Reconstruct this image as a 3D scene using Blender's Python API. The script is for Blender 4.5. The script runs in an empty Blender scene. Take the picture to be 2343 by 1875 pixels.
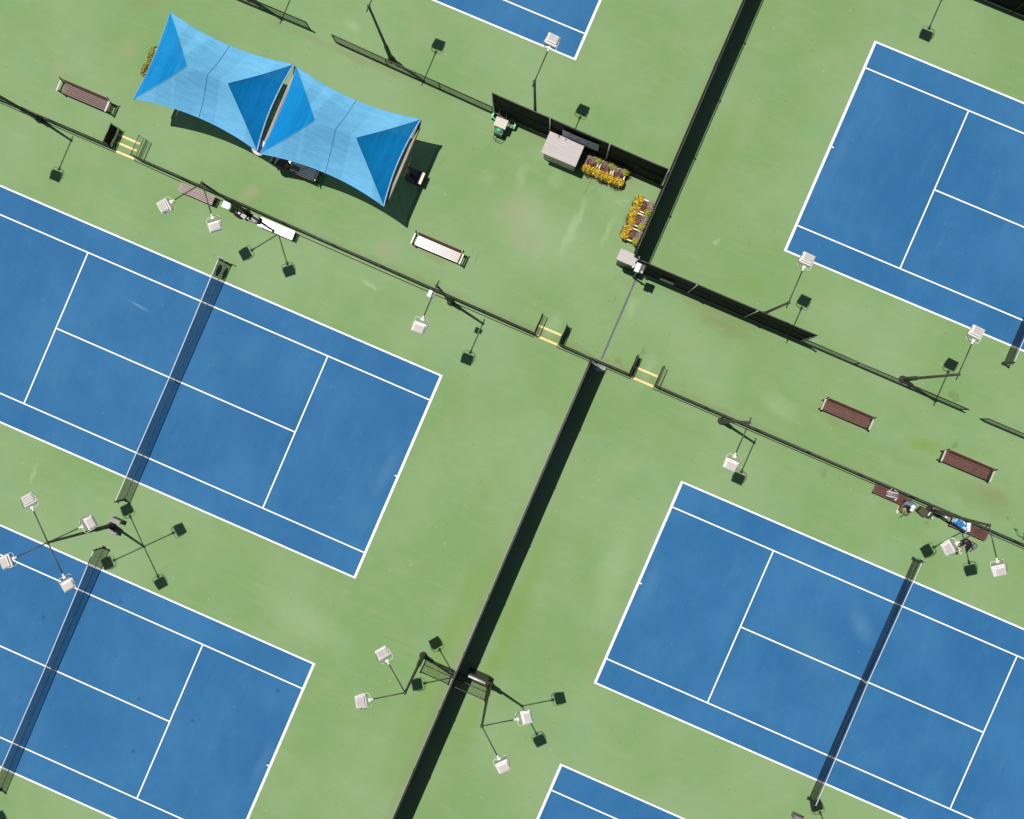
import bpy, bmesh, math, random
from mathutils import Vector, Matrix
random.seed(7)
C = bpy.context.scene.collection
sc = bpy.context.scene

# ------------------------------------------------------------------ camera
cam = bpy.data.cameras.new("camera"); camo = bpy.data.objects.new("camera", cam); C.objects.link(camo)
MW = Matrix(((0.9180511708505574, 0.3952239959278306, -0.03130560241807885),
             (-0.39538468377460134, 0.9185149137717622, 0.0011423726671937117),
             (0.0292061557959818, 0.011328999147780641, 0.9995092066819247)))
camo.matrix_world = Matrix.Translation((0, 0, 46.7008531)) @ MW.transposed().to_4x4()
cam.sensor_width = 36.0
cam.lens = 36.0 * 2187.0 / 2343.0
cam.clip_start = 0.5; cam.clip_end = 2500.0
sc.camera = camo

# ------------------------------------------------------------------ sky, sun, exposure
SUN = Vector((0.30, -0.055, -1.0))            # the way the light travels
w = bpy.data.worlds.new("World"); sc.world = w; w.use_nodes = True
nt = w.node_tree; bg = nt.nodes["Background"]
sky = nt.nodes.new("ShaderNodeTexSky"); sky.sky_type = 'NISHITA'; sky.sun_disc = False
sky.sun_elevation = math.atan(1 / math.hypot(SUN.x, SUN.y)); sky.sun_rotation = math.atan2(-SUN.x, -SUN.y)
nt.links.new(sky.outputs[0], bg.inputs[0]); bg.inputs[1].default_value = 0.05
sl = bpy.data.lights.new("sun", 'SUN'); sl.energy = 5.0; sl.angle = math.radians(0.5); sl.color = (1.0, 0.965, 0.90)
so = bpy.data.objects.new("sun", sl); C.objects.link(so); so.rotation_euler = SUN.to_track_quat('-Z', 'Y').to_euler()
so.location = (-12, 3, 60)
sc.view_settings.view_transform = 'Standard'; sc.view_settings.look = 'None'
sc.view_settings.exposure = -0.14; sc.view_settings.gamma = 1.0
sc.cycles.transparent_max_bounces = 16

# ------------------------------------------------------------------ materials
def newmat(name):
    m = bpy.data.materials.new(name); m.use_nodes = True
    return m, m.node_tree, m.node_tree.nodes["Principled BSDF"]

def N(nt, typ, **kw):
    n = nt.nodes.new(typ)
    for k, v in kw.items(): setattr(n, k, v)
    return n

def mixc(nt, fac, a, b, mode='MIX'):
    n = N(nt, "ShaderNodeMix", data_type='RGBA', blend_type=mode)
    if isinstance(fac, (int, float)): n.inputs[0].default_value = fac
    else: nt.links.new(fac, n.inputs[0])
    for s, v in ((6, a), (7, b)):
        if isinstance(v, (tuple, list)): n.inputs[s].default_value = (*v[:3], 1)
        else: nt.links.new(v, n.inputs[s])
    return n.outputs[2]

def noise(nt, vec, scale, detail=3, rough=0.5, dist=0.0):
    n = N(nt, "ShaderNodeTexNoise"); n.inputs["Scale"].default_value = scale; n.inputs["Detail"].default_value = detail
    n.inputs["Roughness"].default_value = rough; n.inputs["Distortion"].default_value = dist
    if vec is not None: nt.links.new(vec, n.inputs["Vector"])
    return n.outputs[0]

def ramp(nt, v, a, b, lo=0.0, hi=1.0, smooth=True):
    n = N(nt, "ShaderNodeMapRange"); n.interpolation_type = 'SMOOTHSTEP' if smooth else 'LINEAR'
    n.inputs[1].default_value = a; n.inputs[2].default_value = b; n.inputs[3].default_value = lo; n.inputs[4].default_value = hi
    nt.links.new(v, n.inputs[0]); return n.outputs[0]

def M_(name, col, rough=0.6, var=0.12, scale=6.0, metal=0.0, bump=0.0, spec=0.5, stretch=None):
    """a plain material whose colour wanders a little with procedural noise"""
    m, nt, p = newmat(name)
    tc = N(nt, "ShaderNodeTexCoord"); vec = tc.outputs["Object"]
    if stretch:
        mp = N(nt, "ShaderNodeMapping"); mp.inputs["Scale"].default_value = stretch
        nt.links.new(vec, mp.inputs[0]); vec = mp.outputs[0]
    f = noise(nt, vec, scale, 4)
    f2 = ramp(nt, f, 0.3, 0.7)
    c = mixc(nt, f2, tuple(max(0, x * (1 - var)) for x in col), tuple(min(1, x * (1 + var)) for x in col))
    nt.links.new(c, p.inputs["Base Color"])
    p.inputs["Roughness"].default_value = rough; p.inputs["Metallic"].default_value = metal
    p.inputs["Specular IOR Level"].default_value = spec
    if bump:
        b = N(nt, "ShaderNodeBump"); b.inputs["Strength"].default_value = bump; b.inputs["Distance"].default_value = 0.01
        nt.links.new(f, b.inputs["Height"]); nt.links.new(b.outputs[0], p.inputs["Normal"])
    return m

def wire_mat(name, col, cell, wire, diamond):
    """woven wire or cord: real holes in the pattern, by UV measured in metres"""
    m, nt, p = newmat(name)
    uv = N(nt, "ShaderNodeUVMap"); sp = N(nt, "ShaderNodeSeparateXYZ"); nt.links.new(uv.outputs[0], sp.inputs[0])
    def ma(op, a, b):
        n = N(nt, "ShaderNodeMath", operation=op)
        for i, v in enumerate((a, b)):
            if isinstance(v, (int, float)): n.inputs[i].default_value = v
            elif v is not None: nt.links.new(v, n.inputs[i])
        return n.outputs[0]
    u, v = sp.outputs[0], sp.outputs[1]
    if diamond: u, v = ma('ADD', u, v), ma('SUBTRACT', u, v)
    out = []
    for a in (u, v):
        f = ma('FRACT', ma('DIVIDE', a, cell), None)
        out.append(ma('LESS_THAN', f, wire / cell))
    fac = ma('MAXIMUM', out[0], out[1])
    p.inputs["Base Color"].default_value = (*col, 1); p.inputs["Roughness"].default_value = 0.6
    tr = N(nt, "ShaderNodeBsdfTransparent"); mx = N(nt, "ShaderNodeMixShader")
    nt.links.new(fac, mx.inputs[0]); nt.links.new(tr.outputs[0], mx.inputs[1]); nt.links.new(p.outputs[0], mx.inputs[2])
    nt.links.new(mx.outputs[0], nt.nodes["Material Output"].inputs[0])
    return m

def stains(nt, col, pos, lst):
    """marks with a shape of their own: (x0,y0,x1,y1,half width,softness,colour,strength)"""
    for (x0, y0, x1, y1, hw, soft, c, st) in lst:
        L = math.hypot(x1 - x0, y1 - y0)
        mp = N(nt, "ShaderNodeMapping", vector_type='TEXTURE')
        mp.inputs["Location"].default_value = ((x0 + x1) / 2, (y0 + y1) / 2, 0)
        mp.inputs["Rotation"].default_value = (0, 0, math.atan2(y1 - y0, x1 - x0))
        mp.inputs["Scale"].default_value = (L / 2 + hw, hw, 1000)
        nt.links.new(pos, mp.inputs[0])
        ln = N(nt, "ShaderNodeVectorMath", operation='LENGTH'); nt.links.new(mp.outputs[0], ln.inputs[0])
        f = ramp(nt, ln.outputs["Value"], 1.0, 1.0 - soft, 0.0, st)
        col = mixc(nt, f, col, c)
    return col

G0 = (0.238, 0.345, 0.150)                      # faded green acrylic
def ground_mat():
    m, nt, p = newmat("green_acrylic")
    tc = N(nt, "ShaderNodeTexCoord"); pos = tc.outputs["Object"]
    n1 = noise(nt, pos, 0.16, 5, 0.6)
    n2 = noise(nt, pos, 0.45, 5, 0.65, 0.6)
    n3 = noise(nt, pos, 3.0, 4, 0.6)
    n4 = noise(nt, pos, 60.0, 2, 0.5)
    c = mixc(nt, ramp(nt, n1, 0.36, 0.66), (0.168, 0.284, 0.106), (0.210, 0.316, 0.150))
    c = mixc(nt, ramp(nt, n2, 0.52, 0.72, 0, 0.55), c, (0.168, 0.306, 0.150))
    c = mixc(nt, ramp(nt, n2, 0.46, 0.30, 0, 0.40), c, (0.232, 0.290, 0.130))
    mp = N(nt, "ShaderNodeMapping"); mp.inputs["Scale"].default_value = (0.35, 2.2, 1); nt.links.new(pos, mp.inputs[0])
    n5 = noise(nt, mp.outputs[0], 1.3, 5, 0.65)
    c = mixc(nt, ramp(nt, n5, 0.50, 0.72, 0, 0.16), c, (0.29, 0.38, 0.21))
    c = mixc(nt, ramp(nt, n3, 0.60, 0.80, 0, 0.22), c, (0.158, 0.240, 0.090))
    c = mixc(nt, ramp(nt, n4, 0.35, 0.65, 0, 0.12), c, (0.15, 0.21, 0.09))
    vo = N(nt, "ShaderNodeTexVoronoi"); vo.inputs["Scale"].default_value = 1.5; nt.links.new(pos, vo.inputs["Vector"])
    c = mixc(nt, ramp(nt, vo.outputs["Distance"], 0.075, 0.03, 0, 0.40), c, (0.07, 0.10, 0.03))
    vp = N(nt, "ShaderNodeTexVoronoi"); vp.inputs["Scale"].default_value = 1.1; vp.inputs["Randomness"].default_value = 0.9; nt.links.new(pos, vp.inputs["Vector"])
    c = mixc(nt, ramp(nt, vp.outputs["Distance"], 0.055, 0.03, 0, 0.45), c, (0.40, 0.46, 0.30))
    mq = N(nt, "ShaderNodeMapping"); mq.inputs["Scale"].default_value = (0.5, 6.0, 1); mq.inputs["Rotation"].default_value = (0, 0, -0.4); nt.links.new(pos, mq.inputs[0])
    n6 = noise(nt, mq.outputs[0], 1.6, 6, 0.7)
    c = mixc(nt, ramp(nt, n6, 0.58, 0.75, 0, 0.18), c, (0.27, 0.37, 0.19)); c = mixc(nt, ramp(nt, n6, 0.40, 0.25, 0, 0.16), c, (0.13, 0.21, 0.07))
    # wobble the coordinates so that marks have ragged edges
    nv = N(nt, "ShaderNodeTexNoise"); nv.inputs["Scale"].default_value = 1.7; nv.inputs["Detail"].default_value = 4
    nt.links.new(pos, nv.inputs["Vector"])
    sb = N(nt, "ShaderNodeVectorMath", operation='MULTIPLY_ADD'); nt.links.new(nv.outputs["Color"], sb.inputs[0])
    sb.inputs[1].default_value = (0.7, 0.7, 0); nt.links.new(pos, sb.inputs[2])
    so_ = N(nt, "ShaderNodeVectorMath", operation='SUBTRACT'); nt.links.new(sb.outputs[0], so_.inputs[0]); so_.inputs[1].default_value = (0.35, 0.35, 0)
    wob = so_.outputs[0]
    LT = (0.31, 0.405, 0.235); DK = (0.125, 0.190, 0.070); PK = (0.270, 0.280, 0.165); MO = (0.165, 0.265, 0.062); BR = (0.185, 0.205, 0.095)
    c = stains(nt, c, wob, [
        (-6.0, 8.2, -0.5, 7.4, 2.4, 0.95, (0.265, 0.345, 0.190), 0.55), (-5.0, 9.4, -4.0, 8.6, 1.2, 0.9, (0.275, 0.325, 0.185), 0.4), (2.5, 6.6, 7.0, 5.6, 1.4, 0.95, (0.240, 0.330, 0.170), 0.4), (19.0, 4.6, 23.0, 4.2, 0.8, 0.95, (0.150, 0.215, 0.080), 0.5), (15.5, 4.9, 18.0, 4.6, 0.6, 0.95, (0.150, 0.235, 0.075), 0.4),
        (-2.1, 10.6, -2.15, 7.0, 0.34, 0.8, LT, 0.55), (-0.5, 10.4, -0.55, 8.3, 0.24, 0.85, LT, 0.42),
        (-0.05, 11.0, -0.7, 10.7, 0.2, 0.8, LT, 0.35), (-5.4, 8.5, -5.2, 8.3, 1.0, 0.95, PK, 0.5), (-4.5, 7.5, -3.6, 7.3, 0.8, 0.9, PK, 0.55),
        (-5.5, 10.6, -5.4, 9.7, 0.4, 0.8, LT, 0.3), (-3.9, 10.8, -3.8, 10.5, 0.5, 0.9, LT, 0.25), (-7.0, 9.6, -6.9, 9.2, 0.5, 0.9, LT, 0.2),
        (-10.4, 4.2, -10.0, 4.3, 0.7, 0.9, PK, 0.6), (-17.6, 4.0, -17.3, 4.4, 0.5, 0.9, PK, 0.7), (-26.0, 8.4, -25.7, 8.3, 0.7, 0.9, PK, 0.5),
        (-28.8, 6.2, -28.6, 6.0, 0.6, 0.9, PK, 0.5), (16.8, 5.65, 18.4, 5.9, 0.5, 0.95, MO, 0.8), (12.2, 5.2, 14.5, 4.5, 0.5, 0.95, MO, 0.45),
        (20.5, 5.0, 22.5, 4.7, 0.5, 0.95, BR, 0.6), (17.9, 8.46, 18.1, 8.4, 0.26, 0.35, DK, 0.6), (18.89, 6.37, 18.9, 6.4, 0.17, 0.4, DK, 0.55),
        (13.7, 2.7, 13.8, 2.5, 0.2, 0.8, DK, 0.5), (14.47, 2.63, 14.5, 2.63, 0.12, 0.8, DK, 0.5), (19.12, 2.32, 19.15, 2.3, 0.17, 0.7, DK, 0.5),
        (22.54, 4.09, 22.55, 4.1, 0.10, 0.5, DK, 0.8), (3.36, 4.65, 3.38, 4.40, 0.12, 0.3, DK, 0.55), (2.3, 3.7, 2.55, 3.55, 0.13, 0.5, DK, 0.5),
        (0.5, -4, 0.1, -20, 0.9, 0.95, MO, 0.55), (2.6, -2, 2.9, -20, 0.8, 0.95, MO, 0.6), (2.9, 11, 2.9, 19, 0.8, 0.95, MO, 0.35),
        (-22.0, -12.4, -21.95, -13.3, 0.22, 0.8, LT, 0.5), (-10.8, 2.44, -9.6, 2.43, 0.14, 0.9, LT, 0.6), (4.48, 10.9, 4.5, 10.92, 0.22, 0.5, LT, 0.5),
        (2.0, 6.6, 2.1, 6.0, 0.4, 0.9, LT, 0.4), (-13.5, 15.0, -11.5, 14.2, 0.9, 0.95, PK, 0.3), (-16.2, 13.7, -15.8, 13.6, 0.5, 0.95, LT, 0.4),
        (6.5, 9.6, 7.5, 9.9, 0.8, 0.95, MO, 0.4), (4.5, 7.3, 8.5, 7.2, 0.5, 0.95, BR, 0.6), (9.5, 4.9, 11.5, 4.6, 0.7, 0.95, LT, 0.3),
        (-34, 3.62, 30, 3.22, 0.30, 0.95, BR, 0.45), (1.0, -34, 1.0, 3, 0.40, 0.95, BR, 0.35), (1.0, 8, 1.0, 26, 0.40, 0.95, BR, 0.35), (-7.5, 12.2, 1.0, 12.1, 0.45, 0.95, BR, 0.5),
        (1.5, 7.85, 10, 7.8, 0.45, 0.95, BR, 0.5), (-1.2, 3.2, -1.15, 4.6, 0.5, 0.95, LT, 0.35), (3.9, 3.1, 3.95, 4.6, 0.5, 0.95, LT, 0.35), (-2.9, 11.4, -0.6, 11.35, 0.35, 0.8, BR, 0.6), (0.1, 11.2, 0.15, 9.3, 0.3, 0.8, BR, 0.5),
        (-8.6, 4.9, -7.0, 4.85, 0.4, 0.9, BR, 0.4), (12.4, 5.1, 14.4, 5.05, 0.4, 0.9, BR, 0.45), (-23, 12.4, -8, 12.35, 0.35, 0.95, BR, 0.4),
        (-9.0, -13.8, -4.0, -14.5, 1.2, 0.95, LT, 0.25), (-27, 10.5, -24.8, 12, 0.9, 0.95, BR, 0.5), (6.0, -3.0, 6.5, -8.0, 1.1, 0.95, LT, 0.3),
    ])
    CK = (0.075, 0.100, 0.045)
    nv2 = N(nt, "ShaderNodeVectorMath", operation='MULTIPLY_ADD'); nt.links.new(nv.outputs["Color"], nv2.inputs[0])
    nv2.inputs[1].default_value = (0.28, 0.28, 0); nt.links.new(pos, nv2.inputs[2])
    ck = N(nt, "ShaderNodeVectorMath", operation='SUBTRACT'); nt.links.new(nv2.outputs[0], ck.inputs[0]); ck.inputs[1].default_value = (0.14, 0.14, 0)
    c = stains(nt, c, ck.outputs[0], [
        (-2.30, 11.29, -2.25, 10.27, 0.022, 0.9, CK, 0.8), (-2.19, 10.59, -1.58, 11.27, 0.02, 0.9, CK, 0.7), (-0.61, 10.81, -0.06, 10.88, 0.02, 0.9, CK, 0.7),
        (-7.44, 11.68, -7.56, 10.21, 0.022, 0.9, CK, 0.5), (-5.88, 6.22, -5.85, 4.87, 0.022, 0.9, CK, 0.55), (4.15, 6.23, 4.47, 4.89, 0.022, 0.9, CK, 0.5),
        (-3.2, -13.26, -0.97, -13.13, 0.022, 0.9, CK, 0.5), (1.09, 6.86, 1.09, 5.96, 0.02, 0.9, CK, 0.5), (-9.25, 9.89, -9.33, 9.02, 0.022, 0.9, CK, 0.4),
        (1.1, 3.7, 1.66, 3.75, 0.02, 0.9, CK, 0.6), (17.0, 2.5, 18.4, 2.2, 0.022, 0.9, CK, 0.4), (18.7, 2.4, 18.75, 1.6, 0.02, 0.9, CK, 0.4)])
    nt.links.new(c, p.inputs["Base Color"])
    p.inputs["Roughness"].default_value = 0.82; p.inputs["Specular IOR Level"].default_value = 0.25
    b = N(nt, "ShaderNodeBump"); b.inputs["Strength"].default_value = 0.25; b.inputs["Distance"].default_value = 0.004
    nt.links.new(n4, b.inputs["Height"]); nt.links.new(b.outputs[0], p.inputs["Normal"])
    return m

def court_mat():
    m, nt, p = newmat("blue_acrylic")
    tc = N(nt, "ShaderNodeTexCoord"); geo = N(nt, "ShaderNodeNewGeometry"); pos = geo.outputs["Position"]
    n1 = noise(nt, pos, 0.20, 5, 0.6)
    mp = N(nt, "ShaderNodeMapping"); mp.inputs["Scale"].default_value = (1.6, 0.55, 1); mp.inputs["Rotation"].default_value = (0, 0, 0.4)
    nt.links.new(pos, mp.inputs[0])
    n2 = noise(nt, mp.outputs[0], 0.8, 6, 0.7)
    n4 = noise(nt, pos, 55.0, 2, 0.5)
    c = mixc(nt, ramp(nt, n1, 0.34, 0.68), (0.018, 0.114, 0.272), (0.030, 0.144, 0.314))
    c = mixc(nt, ramp(nt, n2, 0.48, 0.74, 0, 0.34), c, (0.044, 0.168, 0.300))
    c = mixc(nt, ramp(nt, n2, 0.46, 0.30, 0, 0.22), c, (0.010, 0.090, 0.222))
    c = mixc(nt, ramp(nt, n4, 0.35, 0.65, 0, 0.14), c, (0.012, 0.08, 0.22))
    mq = N(nt, "ShaderNodeMapping"); mq.inputs["Scale"].default_value = (7.0, 0.7, 1); mq.inputs["Rotation"].default_value = (0, 0, 0.35); nt.links.new(pos, mq.inputs[0])
    n6 = noise(nt, mq.outputs[0], 1.0, 6, 0.7)
    c = mixc(nt, ramp(nt, n6, 0.56, 0.74, 0, 0.22), c, (0.062, 0.190, 0.318)); c = mixc(nt, ramp(nt, n6, 0.42, 0.28, 0, 0.22), c, (0.008, 0.074, 0.195))
    vs = N(nt, "ShaderNodeTexVoronoi"); vs.inputs["Scale"].default_value = 1.25; nt.links.new(pos, vs.inputs["Vector"])
    c = mixc(nt, ramp(nt, vs.outputs["Distance"], 0.07, 0.03, 0, 0.35), c, (0.12, 0.25, 0.40))
    # small dark scuffs, more of them on the two left courts
    vo = N(nt, "ShaderNodeTexVoronoi"); vo.inputs["Scale"].default_value = 0.62; nt.links.new(pos, vo.inputs["Vector"])
    sx = N(nt, "ShaderNodeSeparateXYZ"); nt.links.new(pos, sx.inputs[0])
    side = ramp(nt, sx.outputs[1], -12.0, -17.0, 0.12, 1.0)
    d = ramp(nt, vo.outputs["Distance"], 0.10, 0.035, 0, 0.55)
    mu = N(nt, "ShaderNodeMath", operation='MULTIPLY'); nt.links.new(d, mu.inputs[0]); nt.links.new(side, mu.inputs[1])
    c = mixc(nt, mu.outputs[0], c, (0.006, 0.05, 0.19))
    c = stains(nt, c, pos, [(-21.1, -3.05, -19.6, -3.2, 0.10, 0.95, (0.16, 0.30, 0.45), 0.5), (17.8, -3.0, 18.8, -3.9, 0.7, 0.95, (0.09, 0.225, 0.36), 0.4),
                            (-16.7, -2.8, -15.4, -2.7, 0.02, 0.9, (0.01, 0.05, 0.13), 0.6), (15.5, -5.0, 18.0, -6.0, 1.6, 0.95, (0.055, 0.185, 0.33), 0.4),
        (-5.9, -7.2, -5.7, -4.4, 0.5, 0.95, (0.065, 0.185, 0.31), 0.45), (-5.8, -22.8, -5.7, -20.0, 0.45, 0.95, (0.065, 0.185, 0.31), 0.4), (8.1, -7.2, 8.2, -4.4, 0.5, 0.95, (0.065, 0.19, 0.32), 0.4), (8.2, 15.8, 8.3, 18.8, 0.45, 0.95, (0.06, 0.18, 0.31), 0.35),
        (-10.9, -8, -10.8, -3.5, 0.5, 0.95, (0.010, 0.085, 0.205), 0.5), (13.0, -9.0, 13.1, -4.0, 0.6, 0.95, (0.012, 0.09, 0.215), 0.4), (-13.4, -1.4, -11.0, -2.6, 0.025, 0.9, (0.008, 0.06, 0.14), 0.5), (15.0, -9.2, 16.9, -8.6, 0.02, 0.9, (0.008, 0.06, 0.14), 0.45), (-9.0, -20.5, -7.0, -21.6, 0.022, 0.9, (0.008, 0.06, 0.14), 0.45)])
    nt.links.new(c, p.inputs["Base Color"])
    p.inputs["Roughness"].default_value = 0.8; p.inputs["Specular IOR Level"].default_value = 0.25
    b = N(nt, "ShaderNodeBump"); b.inputs["Strength"].default_value = 0.25; b.inputs["Distance"].default_value = 0.004
    nt.links.new(n4, b.inputs["Height"]); nt.links.new(b.outputs[0], p.inputs["Normal"])
    return m

def cloth_mat(name, c0, c1, through, waves):
    m, nt, p = newmat(name)
    tc = N(nt, "ShaderNodeTexCoord"); mp = N(nt, "ShaderNodeMapping"); mp.inputs["Scale"].default_value = waves
    nt.links.new(tc.outputs["Object"], mp.inputs[0])
    a = noise(nt, mp.outputs[0], 1.0, 6, 0.65); bb = noise(nt, tc.outputs["Object"], 0.6, 3, 0.5)
    c = mixc(nt, ramp(nt, a, 0.32, 0.7), c0, c1); c = mixc(nt, ramp(nt, bb, 0.4, 0.65, 0, 0.35), c, tuple(x * 0.86 for x in c0))
    nt.links.new(c, p.inputs["Base Color"]); p.inputs["Roughness"].default_value = 0.75
    p.inputs["Specular IOR Level"].default_value = 0.12
    mb = N(nt, "ShaderNodeMapping"); mb.inputs["Scale"].default_value = (0.55, 0.02, 0.02); nt.links.new(tc.outputs["Object"], mb.inputs[0])
    bd = noise(nt, mb.outputs[0], 1.6, 1, 0.3); c = mixc(nt, ramp(nt, bd, 0.46, 0.50, 0, 0.30), c, tuple(min(1, x * 1.25) for x in c1)); nt.links.new(c, p.inputs["Base Color"])
    b = N(nt, "ShaderNodeBump"); b.inputs["Strength"].default_value = 0.6; b.inputs["Distance"].default_value = 0.04
    nt.links.new(a, b.inputs["Height"]); nt.links.new(b.outputs[0], p.inputs["Normal"])
    tr = N(nt, "ShaderNodeBsdfTransparent"); tr.inputs[0].default_value = (0.55, 0.8, 1, 1); mx = N(nt, "ShaderNodeMixShader")
    mx.inputs[0].default_value = through
    nt.links.new(p.outputs[0], mx.inputs[1]); nt.links.new(tr.outputs[0], mx.inputs[2]); nt.links.new(mx.outputs[0], nt.nodes["Material Output"].inputs[0])
    return m

GROUND = ground_mat(); COURT = court_mat()
def line_mat():
    m, nt, p = newmat("white_line_paint"); tc = N(nt, "ShaderNodeTexCoord")
    a = noise(nt, tc.outputs["Object"], 1.1, 4, 0.6); b_ = noise(nt, tc.outputs["Object"], 14.0, 4, 0.7)
    c = mixc(nt, ramp(nt, a, 0.45, 0.75, 0, 0.22), (0.90, 0.90, 0.90), (0.62, 0.68, 0.74)); c = mixc(nt, ramp(nt, b_, 0.58, 0.72, 0, 0.30), c, (0.40, 0.50, 0.60))
    nt.links.new(c, p.inputs["Base Color"]); p.inputs["Roughness"].default_value = 0.7; return m
LINE = line_mat()
YELLOW = M_("cream_yellow_paint", (0.84, 0.60, 0.25), 0.7, 0.06, 4)
BLACKM = M_("black_coated_steel", (0.022, 0.022, 0.020), 0.45, 0.25, 5)
POLEM = M_("dark_bronze_pole", (0.050, 0.045, 0.036), 0.5, 0.25, 3)
RAILM = M_("weathered_dark_rail", (0.046, 0.038, 0.043), 0.38, 0.3, 4)
GALV = M_("galvanised_grey", (0.34, 0.33, 0.31), 0.5, 0.15, 6)
SCREEN = M_("black_windscreen_cloth", (0.0070, 0.0080, 0.0105), 0.8, 0.35, 2.5, spec=0.2, bump=0.3)
CHAIN = wire_mat("black_chain_link", (0.022, 0.019, 0.015), 0.036, 0.0125, True)
CHAINC = wire_mat("thin_chain_link", (0.030, 0.034, 0.024), 0.036, 0.0036, True)
CHAINP = wire_mat("dusty_chain_link", (0.050, 0.052, 0.036), 0.036, 0.0078, True)
NETM = wire_mat("black_net_cord", (0.012, 0.013, 0.022), 0.040, 0.0150, False)
TAPE = M_("white_net_tape", (0.55, 0.55, 0.58), 0.6, 0.06, 8)
WHITEP = M_("white_lamp_paint", (0.72, 0.69, 0.665), 0.42, 0.06, 5)
LAMPG = M_("grey_lamp_gear", (0.20, 0.195, 0.205), 0.5, 0.15, 8)
LENSM = M_("dark_lamp_glass", (0.03, 0.035, 0.04), 0.1, 0.1, 3)
COUPL = M_("white_coupling", (0.70, 0.70, 0.64), 0.5, 0.05, 8)
BROWN = M_("brown_recycled_slat", (0.135, 0.055, 0.047), 0.27, 0.22, 3, stretch=(1, 9, 1), bump=0.05, spec=0.85)
BROWNM = M_("faded_brown_slat", (0.125, 0.070, 0.063), 0.55, 0.18, 3, stretch=(1, 9, 1), bump=0.05, spec=0.4)
BROWNW = M_("weathered_brown_slat", (0.30, 0.225, 0.205), 0.6, 0.15, 3, stretch=(1, 9, 1), bump=0.05)
BROWND = M_("dark_brown_board", (0.085, 0.040, 0.036), 0.4, 0.2, 3)
ARMM = M_("pale_armrest", (0.48, 0.40, 0.34), 0.38, 0.08, 6)
LEGM = M_("dark_bench_leg", (0.018, 0.016, 0.014), 0.5, 0.2, 4)
BEAM = M_("brown_steel_beam", (0.205, 0.155, 0.140), 0.5, 0.22, 2.5)
CLOTH_S = cloth_mat("blue_shade_cloth_sheen", (0.110, 0.375, 0.630), (0.165, 0.455, 0.710), 0.05, (1.2, 7, 2))  # long sides: the weave's pale sheen is put into the colour
CLOTH_E = cloth_mat("blue_shade_cloth_no_sheen", (0.001, 0.160, 0.415), (0.003, 0.205, 0.490), 0.05, (5, 1.0, 2))  # same fabric on the ends, coloured deeper as it looks without that sheen
HEM = M_("pale_hem_rope", (0.28, 0.42, 0.58), 0.7, 0.5, 30)
HEMB = M_("blue_hem_rope", (0.10, 0.36, 0.66), 0.7, 0.2, 30)
SEAM = M_("dark_blue_seam", (0.055, 0.19, 0.36), 0.8, 0.2, 20)
SHEDR = M_("shed_roof_resin", (0.44, 0.395, 0.385), 0.6, 0.10, 3, stretch=(1, 12, 1), bump=0.1)
SHEDW = M_("shed_wall_resin", (0.45, 0.41, 0.395), 0.6, 0.06, 3)
DARKG = M_("dark_grey_plastic", (0.045, 0.043, 0.050), 0.45, 0.2, 5)
BLACKP = M_("black_plastic", (0.012, 0.012, 0.014), 0.4, 0.2, 5)
MIDG = M_("mid_grey_metal", (0.20, 0.185, 0.185), 0.42, 0.12, 5)
WHITE = M_("white_plastic", (0.74, 0.73, 0.74), 0.45, 0.05, 5)
SHINY = M_("sun_glint_steel", (0.72, 0.67, 0.65), 0.28, 0.1, 3, metal=0.2)  # metal edge with its sun glint put into the pale colour
BANNER = M_("faded_banner_vinyl", (0.33, 0.37, 0.46), 0.6, 0.12, 2.0)
BANNERL = M_("faded_banner_print", (0.25, 0.29, 0.38), 0.6, 0.1, 3)
GREENP = M_("green_plastic", (0.035, 0.40, 0.145), 0.35, 0.15, 5)
GREENP2 = M_("pale_green_plastic", (0.16, 0.55, 0.28), 0.4, 0.15, 5)
TERRA = M_("planter_wood", (0.17, 0.085, 0.065), 0.7, 0.2, 6)
RIM = M_("cream_planter_rim", (0.74, 0.62, 0.53), 0.6, 0.08, 6)
SOIL = M_("dark_soil", (0.035, 0.022, 0.020), 0.9, 0.4, 20)
FLY = M_("yellow_petals", (0.52, 0.345, 0.016), 0.7, 0.65, 14)
FLO = M_("olive_rust_foliage", (0.24, 0.20, 0.018), 0.8, 0.7, 9)
FLG = M_("grey_brown_foliage", (0.300, 0.240, 0.165), 0.8, 0.45, 25)
FLL = M_("lime_foliage", (0.33, 0.35, 0.016), 0.7, 0.3, 40)
FLM = M_("maroon_foliage", (0.22, 0.085, 0.085), 0.8, 0.35, 40)
FLD = M_("dark_green_leaves", (0.045, 0.060, 0.012), 0.8, 0.35, 40)
SKIN = M_("skin", (0.46, 0.235, 0.165), 0.55, 0.08, 10)
SKIN2 = M_("tanned_skin", (0.26, 0.125, 0.080), 0.55, 0.08, 10)
SHIRTG = M_("grey_blue_shirt", (0.14, 0.20, 0.27), 0.85, 0.15, 8)
TEAL = M_("teal_towel_cloth", (0.03, 0.24, 0.34), 0.85, 0.2, 8)
NAVY = M_("navy_cloth", (0.016, 0.020, 0.045), 0.85, 0.2, 8)
CAPG = M_("grey_cap_cloth", (0.17, 0.16, 0.175), 0.8, 0.1, 8)
CAPW = M_("white_cap_cloth", (0.76, 0.75, 0.77), 0.8, 0.05, 8)
SHOEC = M_("cream_shoe", (0.72, 0.68, 0.50), 0.6, 0.08, 8)
HAIR = M_("dark_hair", (0.03, 0.018, 0.012), 0.6, 0.3, 30)
OLIVE = M_("olive_canvas", (0.050, 0.055, 0.018), 0.8, 0.2, 8)
BAGV = M_("grey_violet_bag", (0.19, 0.165, 0.175), 0.6, 0.2, 6)
BAGB = M_("brown_bag", (0.26, 0.205, 0.165), 0.7, 0.2, 8)
ORANGE = M_("orange_cloth", (0.62, 0.27, 0.09), 0.8, 0.15, 8)
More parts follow.
